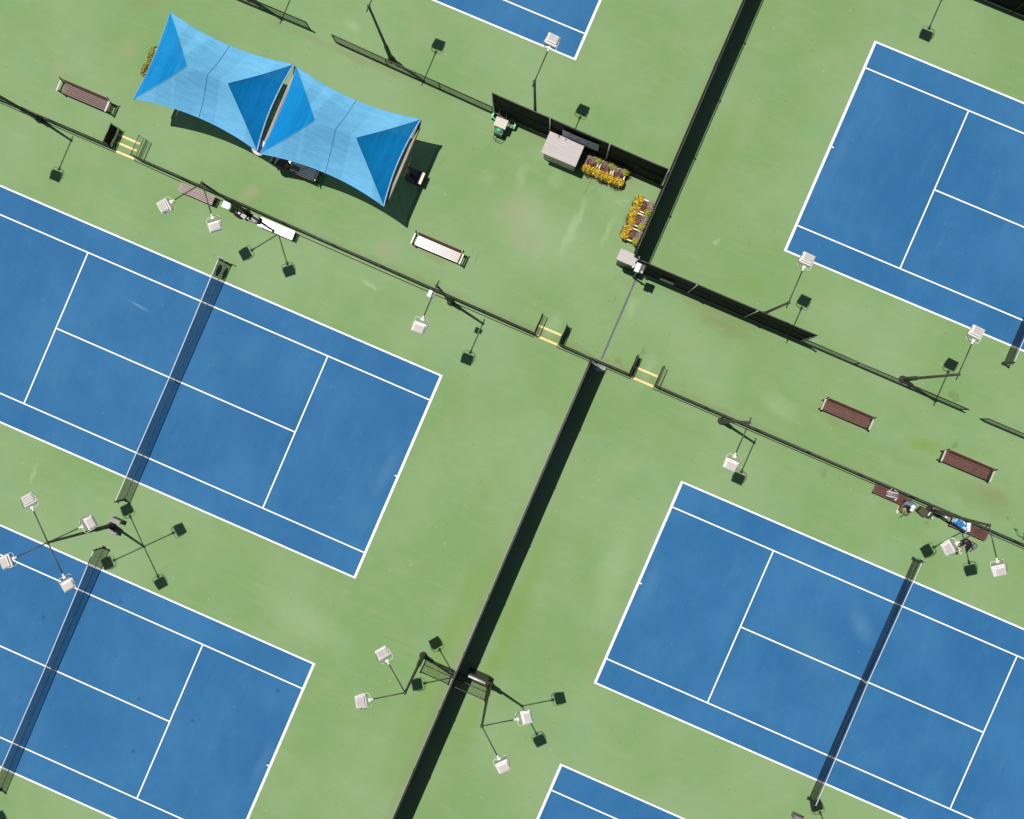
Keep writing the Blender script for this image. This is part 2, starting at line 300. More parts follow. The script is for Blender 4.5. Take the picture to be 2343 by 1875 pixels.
SHEETM = M_("crumpled_plastic_sheet", (0.40, 0.46, 0.50), 0.35, 0.2, 6)
DRAINM = M_("drain_grate", (0.085, 0.085, 0.105), 0.6, 0.3, 12)
BLUEPAD = M_("navy_rubber", (0.010, 0.040, 0.12), 0.6, 0.3, 12)
DISCM = M_("pale_mauve_disc", (0.52, 0.46, 0.49), 0.5, 0.05, 4)
BULB = M_("cream_knob", (0.66, 0.58, 0.40), 0.4, 0.05, 6)
def towel_mat():
    m, nt, p = newmat("blue_white_towel")
    tc = N(nt, "ShaderNodeTexCoord"); f = noise(nt, tc.outputs["Object"], 5.5, 4, 0.6, 1.2)
    c = mixc(nt, ramp(nt, f, 0.44, 0.50), (0.015, 0.11, 0.36), (0.04, 0.24, 0.42)); c = mixc(nt, ramp(nt, f, 0.56, 0.60), c, (0.60, 0.60, 0.68))
    nt.links.new(c, p.inputs["Base Color"]); p.inputs["Roughness"].default_value = 0.9; return m
TOWEL = towel_mat()
def perf_mat():
    m, nt, p = newmat("perforated_beige_lid")
    tc = N(nt, "ShaderNodeTexCoord"); vo = N(nt, "ShaderNodeTexVoronoi"); vo.inputs["Scale"].default_value = 15.0; vo.inputs["Randomness"].default_value = 0.15
    nt.links.new(tc.outputs["Object"], vo.inputs["Vector"])
    c = mixc(nt, ramp(nt, vo.outputs["Distance"], 0.33, 0.27), (0.70, 0.62, 0.54), (0.10, 0.06, 0.045))
    nt.links.new(c, p.inputs["Base Color"]); p.inputs["Roughness"].default_value = 0.55; return m
PERF = perf_mat()

# ------------------------------------------------------------------ mesh building
class MB:
    def __init__(s): s.v = []; s.f = []; s.uv = {}
    def quad(s, pts, uv=None):
        b = len(s.v); s.v += [tuple(p) for p in pts]; s.f.append(tuple(range(b, b + len(pts))))
        if uv: s.uv[len(s.f) - 1] = uv
        return s
    def box(s, c, d, rz=0.0, R=None, taper=1.0):
        x, y, z = d[0] / 2, d[1] / 2, d[2] / 2; b = len(s.v)
        R = R or Matrix.Rotation(rz, 3, 'Z'); c = Vector(c)
        for k, (sx, sy, sz) in enumerate(((-1, -1, -1), (1, -1, -1), (1, 1, -1), (-1, 1, -1), (-1, -1, 1), (1, -1, 1), (1, 1, 1), (-1, 1, 1))):
            t = taper if sz > 0 else 1.0
            s.v.append(tuple(c + R @ Vector((sx * x * t, sy * y * t, sz * z))))
        for f in ((0, 3, 2, 1), (4, 5, 6, 7), (0, 1, 5, 4), (1, 2, 6, 5), (2, 3, 7, 6), (3, 0, 4, 7)): s.f.append(tuple(b + i for i in f))
        return s
    def tube(s, pts, r, n=8, cap=True):
        pts = [Vector(p) for p in pts]; rr = r if isinstance(r, (list, tuple)) else [r] * len(pts); rings = []
        up = Vector((0, 0, 1))
        for i, p in enumerate(pts):
            d = (pts[min(i + 1, len(pts) - 1)] - pts[max(i - 1, 0)]).normalized()
            a = d.cross(up if abs(d.z) < 0.9 else Vector((1, 0, 0))).normalized(); b_ = d.cross(a)
            b = len(s.v); rings.append(b)
            for k in range(n):
                t = 2 * math.pi * k / n; s.v.append(tuple(p + (a * math.cos(t) + b_ * math.sin(t)) * rr[i]))
        for i in range(len(pts) - 1):
            for k in range(n): s.f.append((rings[i] + k, rings[i] + (k + 1) % n, rings[i + 1] + (k + 1) % n, rings[i + 1] + k))
        if cap:
            s.f.append(tuple(rings[0] + k for k in range(n))[::-1]); s.f.append(tuple(rings[-1] + k for k in range(n)))
        return s
    def lathe(s, c, prof, n=16):
        c = Vector(c); rings = []
        for r, z in prof:
            rings.append(len(s.v))
            for k in range(n):
                t = 2 * math.pi * k / n; s.v.append((c.x + r * math.cos(t), c.y + r * math.sin(t), c.z + z))
        for i in range(len(prof) - 1):
            for k in range(n): s.f.append((rings[i] + k, rings[i] + (k + 1) % n, rings[i + 1] + (k + 1) % n, rings[i + 1] + k))
        s.f.append(tuple(rings[0] + k for k in range(n))[::-1]); s.f.append(tuple(rings[-1] + k for k in range(n)))
        return s
    def ball(s, c, r, n=10, sz=1.0):
        return s.lathe(c, [(r * math.sin(math.pi * i / 6) + 1e-4, -r * sz * math.cos(math.pi * i / 6)) for i in range(7)], n)
    def grid(s, fn, nu, nv, uvs=None):
        b = len(s.v)
        for j in range(nv + 1):
            for i in range(nu + 1): s.v.append(tuple(fn(i / nu, j / nv)))
        for j in range(nv):
            for i in range(nu):
                a = b + j * (nu + 1) + i; s.f.append((a, a + 1, a + nu + 2, a + nu + 1))
                if uvs: s.uv[len(s.f) - 1] = [(uvs[0] * x, uvs[1] * y) for x, y in ((i / nu, j / nv), ((i + 1) / nu, j / nv), ((i + 1) / nu, (j + 1) / nv), (i / nu, (j + 1) / nv))]
        return s
    def mesh(s, name, mat, smooth=False):
        me = bpy.data.meshes.new(name); me.from_pydata(s.v, [], s.f); me.materials.append(mat)
        if s.uv:
            l = me.uv_layers.new(name="UVMap")
            for p in me.polygons:
                if p.index in s.uv:
                    for li, uv in zip(p.loop_indices, s.uv[p.index]): l.data[li].uv = uv
        if smooth:
            for p in me.polygons: p.use_smooth = True
        me.update(); return me
    def build(s, name, mat, parent=None, smooth=False, bevel=0.0):
        return link(name, s.mesh(name, mat, smooth), parent, bevel)

def link(name, me, parent=None, bevel=0.0):
    o = bpy.data.objects.new(name, me); C.objects.link(o)
    if parent is not None: o.parent = parent
    if bevel:
        b = o.modifiers.new("bevel", 'BEVEL'); b.width = bevel; b.segments = 2; b.limit_method = 'ANGLE'
    return o

def tag(o, label, cat, group=None):
    o["label"] = label; o["category"] = cat
    if group: o["group"] = group
    return o
def thing(name, label, cat, loc=(0, 0, 0), rz=0.0, group=None):
    o = bpy.data.objects.new(name, None); C.objects.link(o); o.empty_display_size = 0.3
    o.location = loc; o.rotation_euler = (0, 0, rz); return tag(o, label, cat, group)
def struct(o): o["kind"] = "structure"; return o
def copy_tree(o, parent=None):
    c = o.copy(); C.objects.link(c)
    if parent is not None: c.parent = parent
    for ch in list(o.children): copy_tree(ch, c)
    return c

# ------------------------------------------------------------------ the setting
b = MB(); b.quad([(-700, -700, 0), (700, -700, 0), (700, 700, 0), (-700, 700, 0)]); struct(b.build("ground", GROUND))

COURTS = [(-17.244, -5.773, 1.018, 0.991), (-17.22, -21.386, 1.002, 1.012), (19.305, -5.827, 0.988, 0.979),
          (19.531, 17.264, 0.996, 1.005), (-17.127, 21.832, 1, 1), (19.515, -20.943, 1, 1)]
for cx, cy, sl_, sw_ in COURTS:
    HL, DW, SW, SV = 11.885 * sl_, 5.485 * sw_, 4.115 * sw_, 6.40 * sl_
    b = MB(); b.grid(lambda u, v: (-HL + 2 * HL * u, -DW + 2 * DW * v, 0), 4, 4)
    co = struct(b.build("tennis_court", COURT)); co.location = (cx, cy, 0.004)
    ln = MB()
    def bar(x0, x1, y0, y1): ln.quad([(x0, y0, 0.004), (x1, y0, 0.004), (x1, y1, 0.004), (x0, y1, 0.004)])
    bw, sw2, mw = 0.120, 0.078, 0.062
    for s in (-1, 1):
        bar(min(s * HL, s * (HL - bw)), max(s * HL, s * (HL - bw)), -DW, DW)                       # baseline
        bar(-HL + bw, HL - bw, min(s * DW, s * (DW - sw2)), max(s * DW, s * (DW - sw2)))           # doubles sideline
        bar(-HL + bw, HL - bw, s * SW - mw / 2, s * SW + mw / 2)                                   # singles sideline
        bar(s * SV - mw / 2, s * SV + mw / 2, -SW + mw / 2, SW - mw / 2)                           # service line
        e = s * (HL - bw); bar(min(e, e - s * 0.11), max(e, e - s * 0.11), -0.03, 0.03)            # centre mark
    bar(-SV + mw / 2, SV - mw / 2, -mw / 2, mw / 2)                                                # centre service line
    struct(ln.build("court_lines", LINE, co))

b = MB(); b.box((1.67, 5.74, 0.004), (0.10, 4.6, 0.012))
for k in range(46): b.box((1.67, 3.49 + 0.1 * k, 0.013), (0.07, 0.045, 0.006))
struct(b.build("drain_channel", DRAINM))

def l1y(x):                                       # the low fence along the lower side of the walkway runs very slightly askew
    for (xa, ya), (xb, yb) in (((-34, 3.56), (-23, 3.53)), ((-23, 3.53), (-17, 3.37)), ((-17, 3.37), (-7, 3.29)), ((-7, 3.29), (5, 3.255)), ((5, 3.255), (34, 3.16))):
        if x <= xb: return ya + (yb - ya) * (x - xa) / (xb - xa)
    return 3.16
for x0, x1 in ((-34, -24.45), (-23.45, -1.75), (-0.58, 3.36), (4.52, 34)):
    b = MB(); n = 12
    for i in range(n):
        a, c = x0 + (x1 - x0) * i / n, x0 + (x1 - x0) * (i + 1) / n
        b.quad([(a, l1y(a) - 0.165, 0.004), (c, l1y(c) - 0.165, 0.004), (c, l1y(c) - 0.12, 0.004), (a, l1y(a) - 0.12, 0.004)])
    struct(b.build("expansion_joint", SOIL))
for x0, x1, y in ((-24.72, -23.48, 4.265), (-24.62, -23.49, 3.885), (-24.45, -23.47, 3.47), (-1.80, -0.59, 3.75), (-1.74, -0.59, 3.25), (3.25, 4.51, 3.745), (3.36, 4.50, 3.22)):
    b = MB(); b.quad([(x0, y - 0.05, 0.005), (x1, y - 0.05, 0.005), (x1, y + 0.05, 0.005), (x0, y + 0.05, 0.005)])
    struct(b.build("painted_stripe", YELLOW))

# ------------------------------------------------------------------ fences
def posts_between(L, step):
    n = max(1, round(L / step)); return [L * i / n for i in range(n + 1)]
def low_fence(x0, x1, yf, label, h=0.93):
    y0, y1 = yf(x0), yf(x1); L = math.hypot(x1 - x0, y1 - y0)
    t = thing("low_fence", label, "fence", (x0, y0, 0), math.atan2(y1 - y0, x1 - x0), "low chain-link fences along the walkway")
    MB().tube([(0, 0, h), (L, 0, h)], 0.028).build("top_rail", RAILM, t, True)
    MB().tube([(0.03, 0, 0.07), (L - 0.03, 0, 0.07)], 0.014, 6).build("bottom_rail", BLACKM, t, True)
    MB().quad([(0.03, 0, 0.05), (L - 0.03, 0, 0.05), (L - 0.03, 0, h), (0.03, 0, h)], [(0, 0), (L, 0), (L, h), (0, h)]).build("chain_link_mesh", CHAIN, t)
    pm = None
    for d in posts_between(L, 2.7):
        if pm is None:
            pm = MB().tube([(0, 0, 0), (0, 0, h - 0.03)], 0.03).mesh("post", BLACKM, True)
        p = link("post", pm, t); p.location = (min(max(d, 0.03), L - 0.03), 0, 0)
    return t
for x0, x1, lab in ((-34, -24.72, "low black chain-link fence left of the three-striped gateway, lower side of the walkway"),
                    (-23.27, -1.83, "long low black chain-link fence below the blue canopies between two yellow-striped gateways"),
                    (-0.50, 3.18, "short low black fence piece between the two small gateways at the drain"),
                    (4.52, 34, "long low black fence along the lower right, behind the two people")):
    xm = (x0 + x1) / 2
    low_fence(x0, x1, lambda x: l1y(x) + (0.0), lab)
low_fence(-34, -17.85, lambda x: 12.72, "low black chain-link fence above the left canopy, cut by the top edge")
low_fence(-16.5, -7.93, lambda x: 12.64 - 0.025 * (x + 16.5), "low black fence running from the top gap down to the tall screened fence")
low_fence(10.2, 18.5, lambda x: 8.05 - 0.005 * (x - 10.2), "low black fence continuing right from the tall screened fence above the red-brown benches")
low_fence(19.48, 34, lambda x: 7.97, "low black fence piece at the right edge beyond the gap")

def tall_fence(p0, p1, label, screen=True, h=3.0, side=-1, post_mat=BLACKM, mesh=CHAIN, sag=0.05, step=3.05, cat="fence", gap=0.0, group="tall fences with black windscreens", off=0.02):
    (x0, y0), (x1, y1) = p0, p1; L = math.hypot(x1 - x0, y1 - y0)
    t = thing("windscreen_fence" if screen else "chain_link_fence", label, cat, (x0, y0, 0), math.atan2(y1 - y0, x1 - x0), group)
    ds = posts_between(L, step); n = len(ds) - 1
    def dip(d): return -sag * abs(math.sin(math.pi * d / L * n))
    rp = [(L * i / (n * 6), 0, h + dip(L * i / (n * 6)) * 0.6) for i in range(n * 6 + 1)]
    MB().tube(rp, 0.026).build("top_rail", RAILM, t, True)
    MB().tube([(0.03, 0, h * 0.5), (L - 0.03, 0, h * 0.5)], 0.018, 6).build("middle_rail", BLACKM if screen else RAILM, t, True)
    MB().tube([(0.03, side * 0.012, 0.10), (L - 0.03, side * 0.012, 0.10)], 0.02, 6).build("bottom_rail", GALV if screen else RAILM, t, True)
    if screen:
        k = max(2, int(L / 0.5)); rnd = random.Random(int(L * 100)); ph = [rnd.uniform(0, 6.28) for _ in range(6)]
        def fn(u, v):
            d = u * L; z = 0.006 + v * (h - 0.012 - gap + dip(d) * 0.6) ; wv = (0.012 * math.sin(d * 2.1 + ph[0]) + 0.009 * math.sin(d * 4.7 + ph[1] + v * 2)) * (1 if abs(off) < 0.025 else 1.9)
            return (0.03 + u * (L - 0.06), off + wv * math.sin(math.pi * min(1, v * 1.02)), z)
        MB().grid(fn, k, 6).build("windscreen", SCREEN, t, True)
    else:
        MB().quad([(0.03, 0, 0.06), (L - 0.03, 0, 0.06), (L - 0.03, 0, h), (0.03, 0, h)], [(0, 0), (L, 0), (L, h), (0, h)]).build("chain_link_mesh", mesh, t)
    pm = MB().tube([(0, 0, 0), (0, 0, h + 0.06)], 0.032).mesh("post", post_mat, True)
    for d in ds:
        p = link("post", pm, t); p.location = (min(max(d, 0.04), L - 0.04), side * 0.03, 0)
    return t
fence_h = tall_fence((-7.9, 12.46), (1.02, 12.36), "tall black-screened fence behind the grey shed and yellow flowers", post_mat=GALV, side=-1)
tall_fence((1.10, 8.25), (1.10, 26.5), "tall black-screened fence running up to the top edge right of the corner", side=-1, gap=0.05, off=0.035)
tall_fence((1.24, 8.07), (10.18, 8.05), "tall black-screened fence going right from the small beige cabinet", post_mat=GALV, side=-1)
tall_fence((1.16, -34), (1.16, 3.12), "long tall black-screened fence from the low fence down to the bottom edge", side=-1, off=-0.045)
tall_fence((1.3, 26.55), (34, 26.55), "tall black-screened fence across the far top right corner", side=-1)
CLEAR = "see-through fence panels beside the long black fence"
tall_fence((-0.42, -13.36), (1.08, -13.36), "see-through mesh panel left of the long black fence, by a lamp post", False, 2.5, -1, BLACKM, CHAINP, 0, 3, "fence panel", 0.0, CLEAR)
tall_fence((1.26, -13.36), (2.92, -13.36), "see-through mesh panel right of the long black fence, beside the black cabinet", False, 2.5, -1, BLACKM, CHAINP, 0, 3, "fence panel", 0.0, CLEAR)

def gate_leaf(x, y, label, solid):
    t = thing("gate_leaf", label, "gate", (x, y + 0.03, 0), math.radians(90), "open leaves of the three small gateways")
    h, L = 0.92, 1.0
    f = MB(); f.tube([(0, 0, 0.08), (0, 0, h), (L, 0, h), (L, 0, 0.08), (0, 0, 0.08)], 0.022, 6).tube([(0.02, 0, 0.36), (L - 0.02, 0, 0.36)], 0.014, 6)
    f.build("frame", BLACKM, t, True)
    if solid: MB().grid(lambda u, v: (0.02 + u * (L - 0.04), 0.026 + 0.01 * math.sin(7 * u), 0.10 + v * (h - 0.12)), 8, 3).build("cloth_panel", SCREEN, t, True)
    else: MB().quad([(0.02, 0, 0.1), (L - 0.02, 0, 0.1), (L - 0.02, 0, h), (0.02, 0, h)], [(0, 0), (L, 0), (L, h), (0, h)]).build("chain_link_mesh", CHAINC, t)
gate_leaf(-24.74, 3.53, "open gate leaf with black cloth beside three yellow stripes, far left", True)
gate_leaf(-23.24, 3.53, "bare open gate leaf over the ends of three yellow stripes", False)
gate_leaf(-1.81, 3.27, "bare open gate leaf left of the two yellow stripes nearer the canopies", False)
gate_leaf(-0.52, 3.27, "black cloth gate leaf at the right end of the stripes nearer the canopies", True)
gate_leaf(3.20, 3.25, "black cloth gate leaf at the left end of the stripes right of the drain", True)
gate_leaf(4.55, 3.25, "bare open gate leaf at the right end of the stripes right of the drain", False)

# ------------------------------------------------------------------ nets
def tennis_net(x, y0, y1, label, disc=False):
    t = thing("tennis_net", label, "tennis net", (x, (y0 + y1) / 2, 0), 0, "tennis nets")
    H = (y1 - y0) / 2
    top = lambda u: 1.07 - 0.155 * (1 - abs(2 * u - 1))
    MB().grid(lambda u, v: (0, -H + 0.05 + u * (2 * H - 0.1), 0.03 + v * (top(u) - 0.05)), 24, 1, (2 * H, 1.0)).build("netting", NETM, t)
    tp = MB()
    for i in range(24):
        u0, u1 = i / 24, (i + 1) / 24; a, c = -H + 0.05 + u0 * (2 * H - 0.1), -H + 0.05 + u1 * (2 * H - 0.1)
        for s in (-1, 1):
            q = [(s * 0.008, a, top(u0) - 0.045), (s * 0.008, c, top(u1) - 0.045), (s * 0.018, c, top(u1)), (s * 0.018, a, top(u0))]
            tp.quad(q if s > 0 else q[::-1])
        tp.quad([(-0.018, a, top(u0)), (0.018, a, top(u0)), (0.018, c, top(u1)), (-0.018, c, top(u1))])
    tp.build("white_headband", TAPE, t)
    MB().tube([(0, -H + 0.06, 0.04), (0, H - 0.06, 0.04)], 0.010, 6).build("bottom_cord", BLACKM, t)
    MB().box((0.0, 0, 0.46), (0.012, 0.055, 0.90)).build("centre_strap", TAPE, t)
    for s in (-1, 1):
        p = MB(); p.tube([(0, s * H, 0), (0, s * H, 1.09)], 0.045, 10).tube([(-0.02, s * (H + 0.04), 0.8), (0.12, s * (H + 0.06), 0.8)], 0.02, 6)
        p.box((0, s * H, 0.012), (0.17, 0.17, 0.024))
        p.build("net_post", BLACKM, t, False)
    return t
tennis_net(-17.22, -12.22, 0.55, "black net with a dark round pad near one end, left middle court")
tennis_net(-17.25, -27.92, -14.80, "black net on the bottom left court")
tennis_net(19.27, -12.13, 0.52, "black net on the lower right court, white tape on its right")
tennis_net(19.48, 10.85, 23.70, "black net end on the upper right court, at the right edge")
# round pad hung on the first net
t = thing("round_pad", "dark blue round pad hanging on the net of the left middle court", "target", (-17.19, 0.05, 0.52))
MB().lathe((0, 0, 0), [(0.01, -0.012), (0.30, -0.012), (0.31, 0), (0.30, 0.012), (0.01, 0.012)], 24).build("pad_disc", BLUEPAD, t, True).rotation_euler = (0, math.radians(90), 0)
MB().tube([(0.0, -0.15, 0.27), (-0.01, -0.15, 0.50), (-0.04, -0.15, 0.54)], 0.008, 6).tube([(0, 0.15, 0.27), (-0.01, 0.15, 0.50), (-0.04, 0.15, 0.54)], 0.008, 6).build("hook", BLACKM, t)
def score_bar(x, y, lab, flip=1):
    t = thing("score_keeper", lab, "score keeper", (x, y, 1.10), 0, "score keepers on net posts")
    MB().box((0, 0, 0.012), (0.44, 0.03, 0.02)).build("cross_bar", BLACKM, t)
    MB().box((-0.27 * flip, 0, 0.012), (0.12, 0.05, 0.03)).build("end_plate", TEAL, t)
    k = MB()
    for i in range(5): k.box((0.18 * flip - 0.06 * i * flip, 0.03, 0.0), (0.035, 0.012, 0.09), 0)
    k.build("number_tiles", WHITE, t)
    MB().box((0, -0.035, -0.05), (0.05, 0.02, 0.14)).build("clamp", BLACKM, t)
score_bar(-17.20, 0.63, "small black score bar with a teal end on the net post, left middle court")
score_bar(19.24, 0.60, "small black score bar on the net post below the two people", 1)

# ------------------------------------------------------------------ floodlight poles
HM = {}; LR = random.Random(5)
def head_meshes():
    h = MB()
    h.box((0, 0, -0.05), (0.46, 0.56, 0.10)); h.box((0.03, 0, 0.045), (0.40, 0.52, 0.09), taper=0.86); HM['housing'] = h.mesh("floodlight", WHITEP)
    HM['lens'] = MB().box((0.0, 0, -0.106), (0.42, 0.52, 0.012)).mesh("lens", LENSM)
    g = MB(); g.box((-0.255, 0, -0.02), (0.055, 0.50, 0.11))
    for i in range(7): g.box((-0.255, -0.22 + 0.073 * i, 0.043), (0.055, 0.012, 0.02))
    HM['gear'] = g.mesh("gear_box", LAMPG)
    y = MB(); y.tube([(0.05, 0.30, -0.04), (-0.34, 0.30, -0.0), (-0.41, 0.24, 0.02), (-0.41, -0.24, 0.02), (-0.34, -0.30, 0.0), (0.05, -0.30, -0.04)], 0.011, 6)
    HM['yoke'] = y.mesh("yoke", WHITEP, True)
    HM['cable'] = MB().tube([(0.10, 0.27, 0.04), (-0.12, 0.335, 0.03), (-0.30, 0.31, 0.02), (-0.40, 0.17, 0.03), (-0.47, 0.04, 0.02)], 0.010, 6).mesh("cable", BLACKP, True)
    HM['lid'] = MB().box((0.05, 0, 0.098), (0.27, 0.40, 0.014)).mesh("service_lid", SHEDW)
head_meshes()
def light_pole(x, y, angles, label, stub=True, reach=1.93, h=6.2, jbox=False, clubs=None, hat=True):
    t = thing("light_pole", label, "light pole", (x, y, 0), 0, "floodlight poles")
    p = MB(); p.tube([(0, 0, 0.30), (0, 0, 1.75), (0, 0, 1.82), (0, 0, h - 0.05)], [0.115, 0.105, 0.070, 0.052], 12); p.build("pole_shaft", POLEM, t, True)
    p = MB(); p.lathe((0, 0, 0), [(0.19, 0), (0.19, 0.05), (0.155, 0.07), (0.145, 0.33), (0.118, 0.38)], 14); p.build("base_cover", POLEM, t, True)
    MB().lathe((0, 0, h - 0.06), [(0.062, 0), (0.070, 0.02), (0.070, 0.12), (0.04, 0.15)], 12).build("pole_cap", POLEM, t, True)
    for a in angles:
        a = math.radians(a); d = Vector((math.cos(a), math.sin(a), 0))
        m = MB().tube([d * (-0.24 if stub else 0.0) + Vector((0, 0, h)), d * (reach - 0.52) + Vector((0, 0, h))], 0.027, 8)
        am = m.build("arm", POLEM, t, True)
        c = MB(); c.tube([d * (reach - 0.54) + Vector((0, 0, h)), d * (reach - 0.40) + Vector((0, 0, h))], 0.042, 8)
        q = d * (reach - 0.37) + Vector((0, 0, h)); c.box(q, (0.09, 0.13, 0.05), a)
        c.build("coupling", COUPL, am)
        fl = link("floodlight", HM['housing'], t, 0.035); fl.location = d * reach + Vector((0, 0, h)); fl.rotation_euler = (math.radians(LR.uniform(-3, 3)), math.radians(-7 + LR.uniform(-4, 4)), a + math.radians(LR.uniform(-4, 4)))
        for k in ('lens', 'gear', 'yoke', 'lid', 'cable'):
            link(HM[k].name, HM[k], fl, 0.006 if k in ('gear',) else 0)
    if jbox:
        MB().box((-0.14, -0.42, h - 0.02), (0.16, 0.30, 0.12)).build("junction_box", WHITE, t, bevel=0.01)
        MB().box((0.06, -0.40, h + 0.03), (0.10, 0.22, 0.08)).build("clamp_bracket", DARKG, t)
    return t
LA, LB = 142, 217
light_pole(-17.28, -13.62, (138, 48, -41, -132), "dark pole with four white floodlights between the two left courts", False, 2.03)
light_pole(-0.60, -13.32, (143, -145), "two-headed floodlight pole just left of the long black fence", False)
light_pole(2.95, -13.30, (35, -39), "two-headed floodlight pole just right of the long black fence", False)
light_pole(15.38, 8.26, (90,), "single floodlight pole beside the low fence, upper right court's corner nearest the net")
light_pole(7.72, 8.26, (90,), "single floodlight pole behind the tall fence, reaching over the upper right court", reach=2.0)
light_pole(-5.80, 12.68, (90,), "single floodlight pole behind the tall fence near the green machine")
light_pole(-13.58, 12.90, (90,), "dark floodlight pole at the bend of the top low fence, head out of view")
light_pole(-6.20, 3.11, (-90,), "single floodlight pole with a small white box, mid low fence", jbox=True)
light_pole(8.20, 2.98, (-90,), "single floodlight pole on the low fence above the lower right court")
light_pole(-17.22, 3.20, (-126, -50), "two-headed floodlight pole over the pale court-side benches below the canopies", False)
light_pole(19.02, 2.98, (-127, -54), "two-headed floodlight pole over the two people and red-brown bench", False)
light_pole(-28.6, 3.42, (-90,), "floodlight pole at the far left end of the low fence, throwing a lamp shadow")
light_pole(-21.25, 12.98, (90,), "floodlight pole at the top edge above the left canopy")
light_pole(19.4, -13.3, (138, 48, -41, -132), "four-headed floodlight pole under the bottom edge below the lower right net", False, 2.03)
light_pole(8.0, 26.2, (-90,), "floodlight pole beyond the top edge, shadow falling above the upper right court")
light_pole(-17.1, -30.2, (138, 48, -41, -132), "four-headed floodlight pole past the bottom left corner", False, 2.03)

def cabinet(name, x, y, d, label, m, cat="electrical box", z=0.0, lidm=None):
    t = thing(name, label, cat, (x, y, 0))
    MB().box((0, 0, z + d[2] / 2), d).build("box_body", m, t, bevel=0.012)
    MB().box((0, 0, z + d[2] + 0.012), (d[0] + 0.03, d[1] + 0.03, 0.024)).build("top_cover", lidm or m, t, bevel=0.006)
    MB().box((0.02, -d[1] / 2 - 0.008, z + d[2] * 0.5), (d[0] * 0.8, 0.012, d[2] * 0.75)).build("door", m, t)
    if z: MB().tube([(0, 0, 0), (0, 0, z)], 0.03).build("conduit", POLEM, t)
    return t
cabinet("electrical_box", -17.08, -13.25, (0.50, 0.20, 0.45), "larger grey electrical box at the foot of the four-headed pole", MIDG)
cabinet("electrical_box", -17.02, -13.84, (0.42, 0.18, 0.34), "smaller grey electrical box below the larger one, by the four-headed pole", MIDG)
cabinet("electrical_box", 19.02, -13.12, (0.44, 0.22, 0.50), "grey electrical box cut by the bottom edge, below the lower right net", MIDG)
t = thing("black_cabinet", "black upright cabinet with a bright top edge, right of the long black fence", "cabinet", (2.26, -12.95, 0))
MB().box((0, -0.05, 0.5), (1.0, 0.16, 1.0)).build("cabinet_body", BLACKP, t, bevel=0.01)
MB().tube([(-0.47, -0.10, 1.035), (0.42, -0.10, 1.035)], 0.06, 10).build("glinting_top_edge", SHINY, t, True)  # cabinet's metal top edge, sunlit glint painted in as a bright tube
MB().box((0.0, 0.037, 0.5), (0.9, 0.012, 0.85)).build("door", BLACKP, t)

# ------------------------------------------------------------------ shade canopies
def lerp(a, b, u): return a + (b - a) * u
def canopy(x0, x1, y0, y1, xr0, xr1, label):
    t = thing("shade_canopy", label, "shade canopy", ((x0 + x1) / 2, (y0 + y1) / 2, 0), 0, "blue hip-roofed shade canopies")
    o = Vector(t.location); ZE, ZR, ym = 2.75, 4.15, 7.93
    cs = [Vector((x0, y0, ZE)) - o, Vector((x1, y0, ZE)) - o, Vector((x1, y1, ZE)) - o, Vector((x0, y1, ZE)) - o]
    r0, r1 = Vector((xr0, ym, ZR)) - o, Vector((xr1, ym, ZR)) - o
    def panel(a, b_, ra, rb, inward, sag):
        def fn(u, v):
            e = a.lerp(b_, u) + inward * sag * 4 * u * (1 - u); r = ra.lerp(rb, u); p = e.lerp(r, v)
            p.z -= 0.10 * math.sin(math.pi * v) + 0.06 * 4 * u * (1 - u) * (1 - v); return p
        return fn
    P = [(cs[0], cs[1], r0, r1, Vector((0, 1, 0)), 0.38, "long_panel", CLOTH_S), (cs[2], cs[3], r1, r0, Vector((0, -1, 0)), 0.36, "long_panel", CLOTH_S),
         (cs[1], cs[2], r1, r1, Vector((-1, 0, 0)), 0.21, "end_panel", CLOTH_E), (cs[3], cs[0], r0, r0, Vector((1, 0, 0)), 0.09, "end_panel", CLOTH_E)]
    for a, b_, ra, rb, inw, sag, nm, m in P:
        fn = panel(a, b_, ra, rb, inw, sag)
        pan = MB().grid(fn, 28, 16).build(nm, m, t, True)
        pale = inw.x < 0
        hem = MB().tube([fn(i / 28, 0) for i in range(29)], 0.034 if pale else 0.02, 6)
        hem.build("hem", HEM if pale else HEMB, pan, True)
        if nm == "long_panel":
            MB().tube([fn(0.5, j / 16) + Vector((0, 0, 0.008)) for j in range(17)], 0.013, 5).build("cloth_seam", SEAM, pan, True)
        for uu in ((0.0,) if nm == "end_panel" else (0.0,)):
            MB().tube([fn(uu, j / 16) + Vector((0, 0, 0.006)) for j in range(17)], 0.012, 5).build("hip_seam", HEMB, pan, True)
    return t
canopy(-23.22, -16.90, 5.84, 10.20, -20.80, -18.80, "left blue shade canopy, its short end beside a flower planter")
canopy(-16.74, -10.44, 5.78, 10.14, -14.48, -12.48, "right blue shade canopy, with a dark chest showing past its right end")
def t_frame(x, label):
    t = thing("canopy_frame", label, "steel frame", (x, 7.98, 0), 0, "brown steel frames carrying the canopies")
    MB().box((0, 0, 2.39), (0.12, 3.70, 0.24)).build("beam", BEAM, t, bevel=0.008)
    p = MB(); p.box((0, 0, 1.17), (0.16, 0.16, 2.34)); p.box((0, 0, 0.012), (0.36, 0.36, 0.024)); p.build("post", BEAM, t)
    for s in (-1, 1):
        MB().tube([(0, s * 1.80, 2.44), (0, s * 2.0, 2.56), (0.0, s * 2.13, 2.72)], 0.055, 8).build("corner_bracket", LEGM, t, True)
    return t
t_frame(-23.20, "brown steel frame at the left end of the left canopy")
t_frame(-16.82, "brown steel frame in the gap between the two canopies")
t_frame(-10.46, "brown steel frame at the right end of the right canopy")
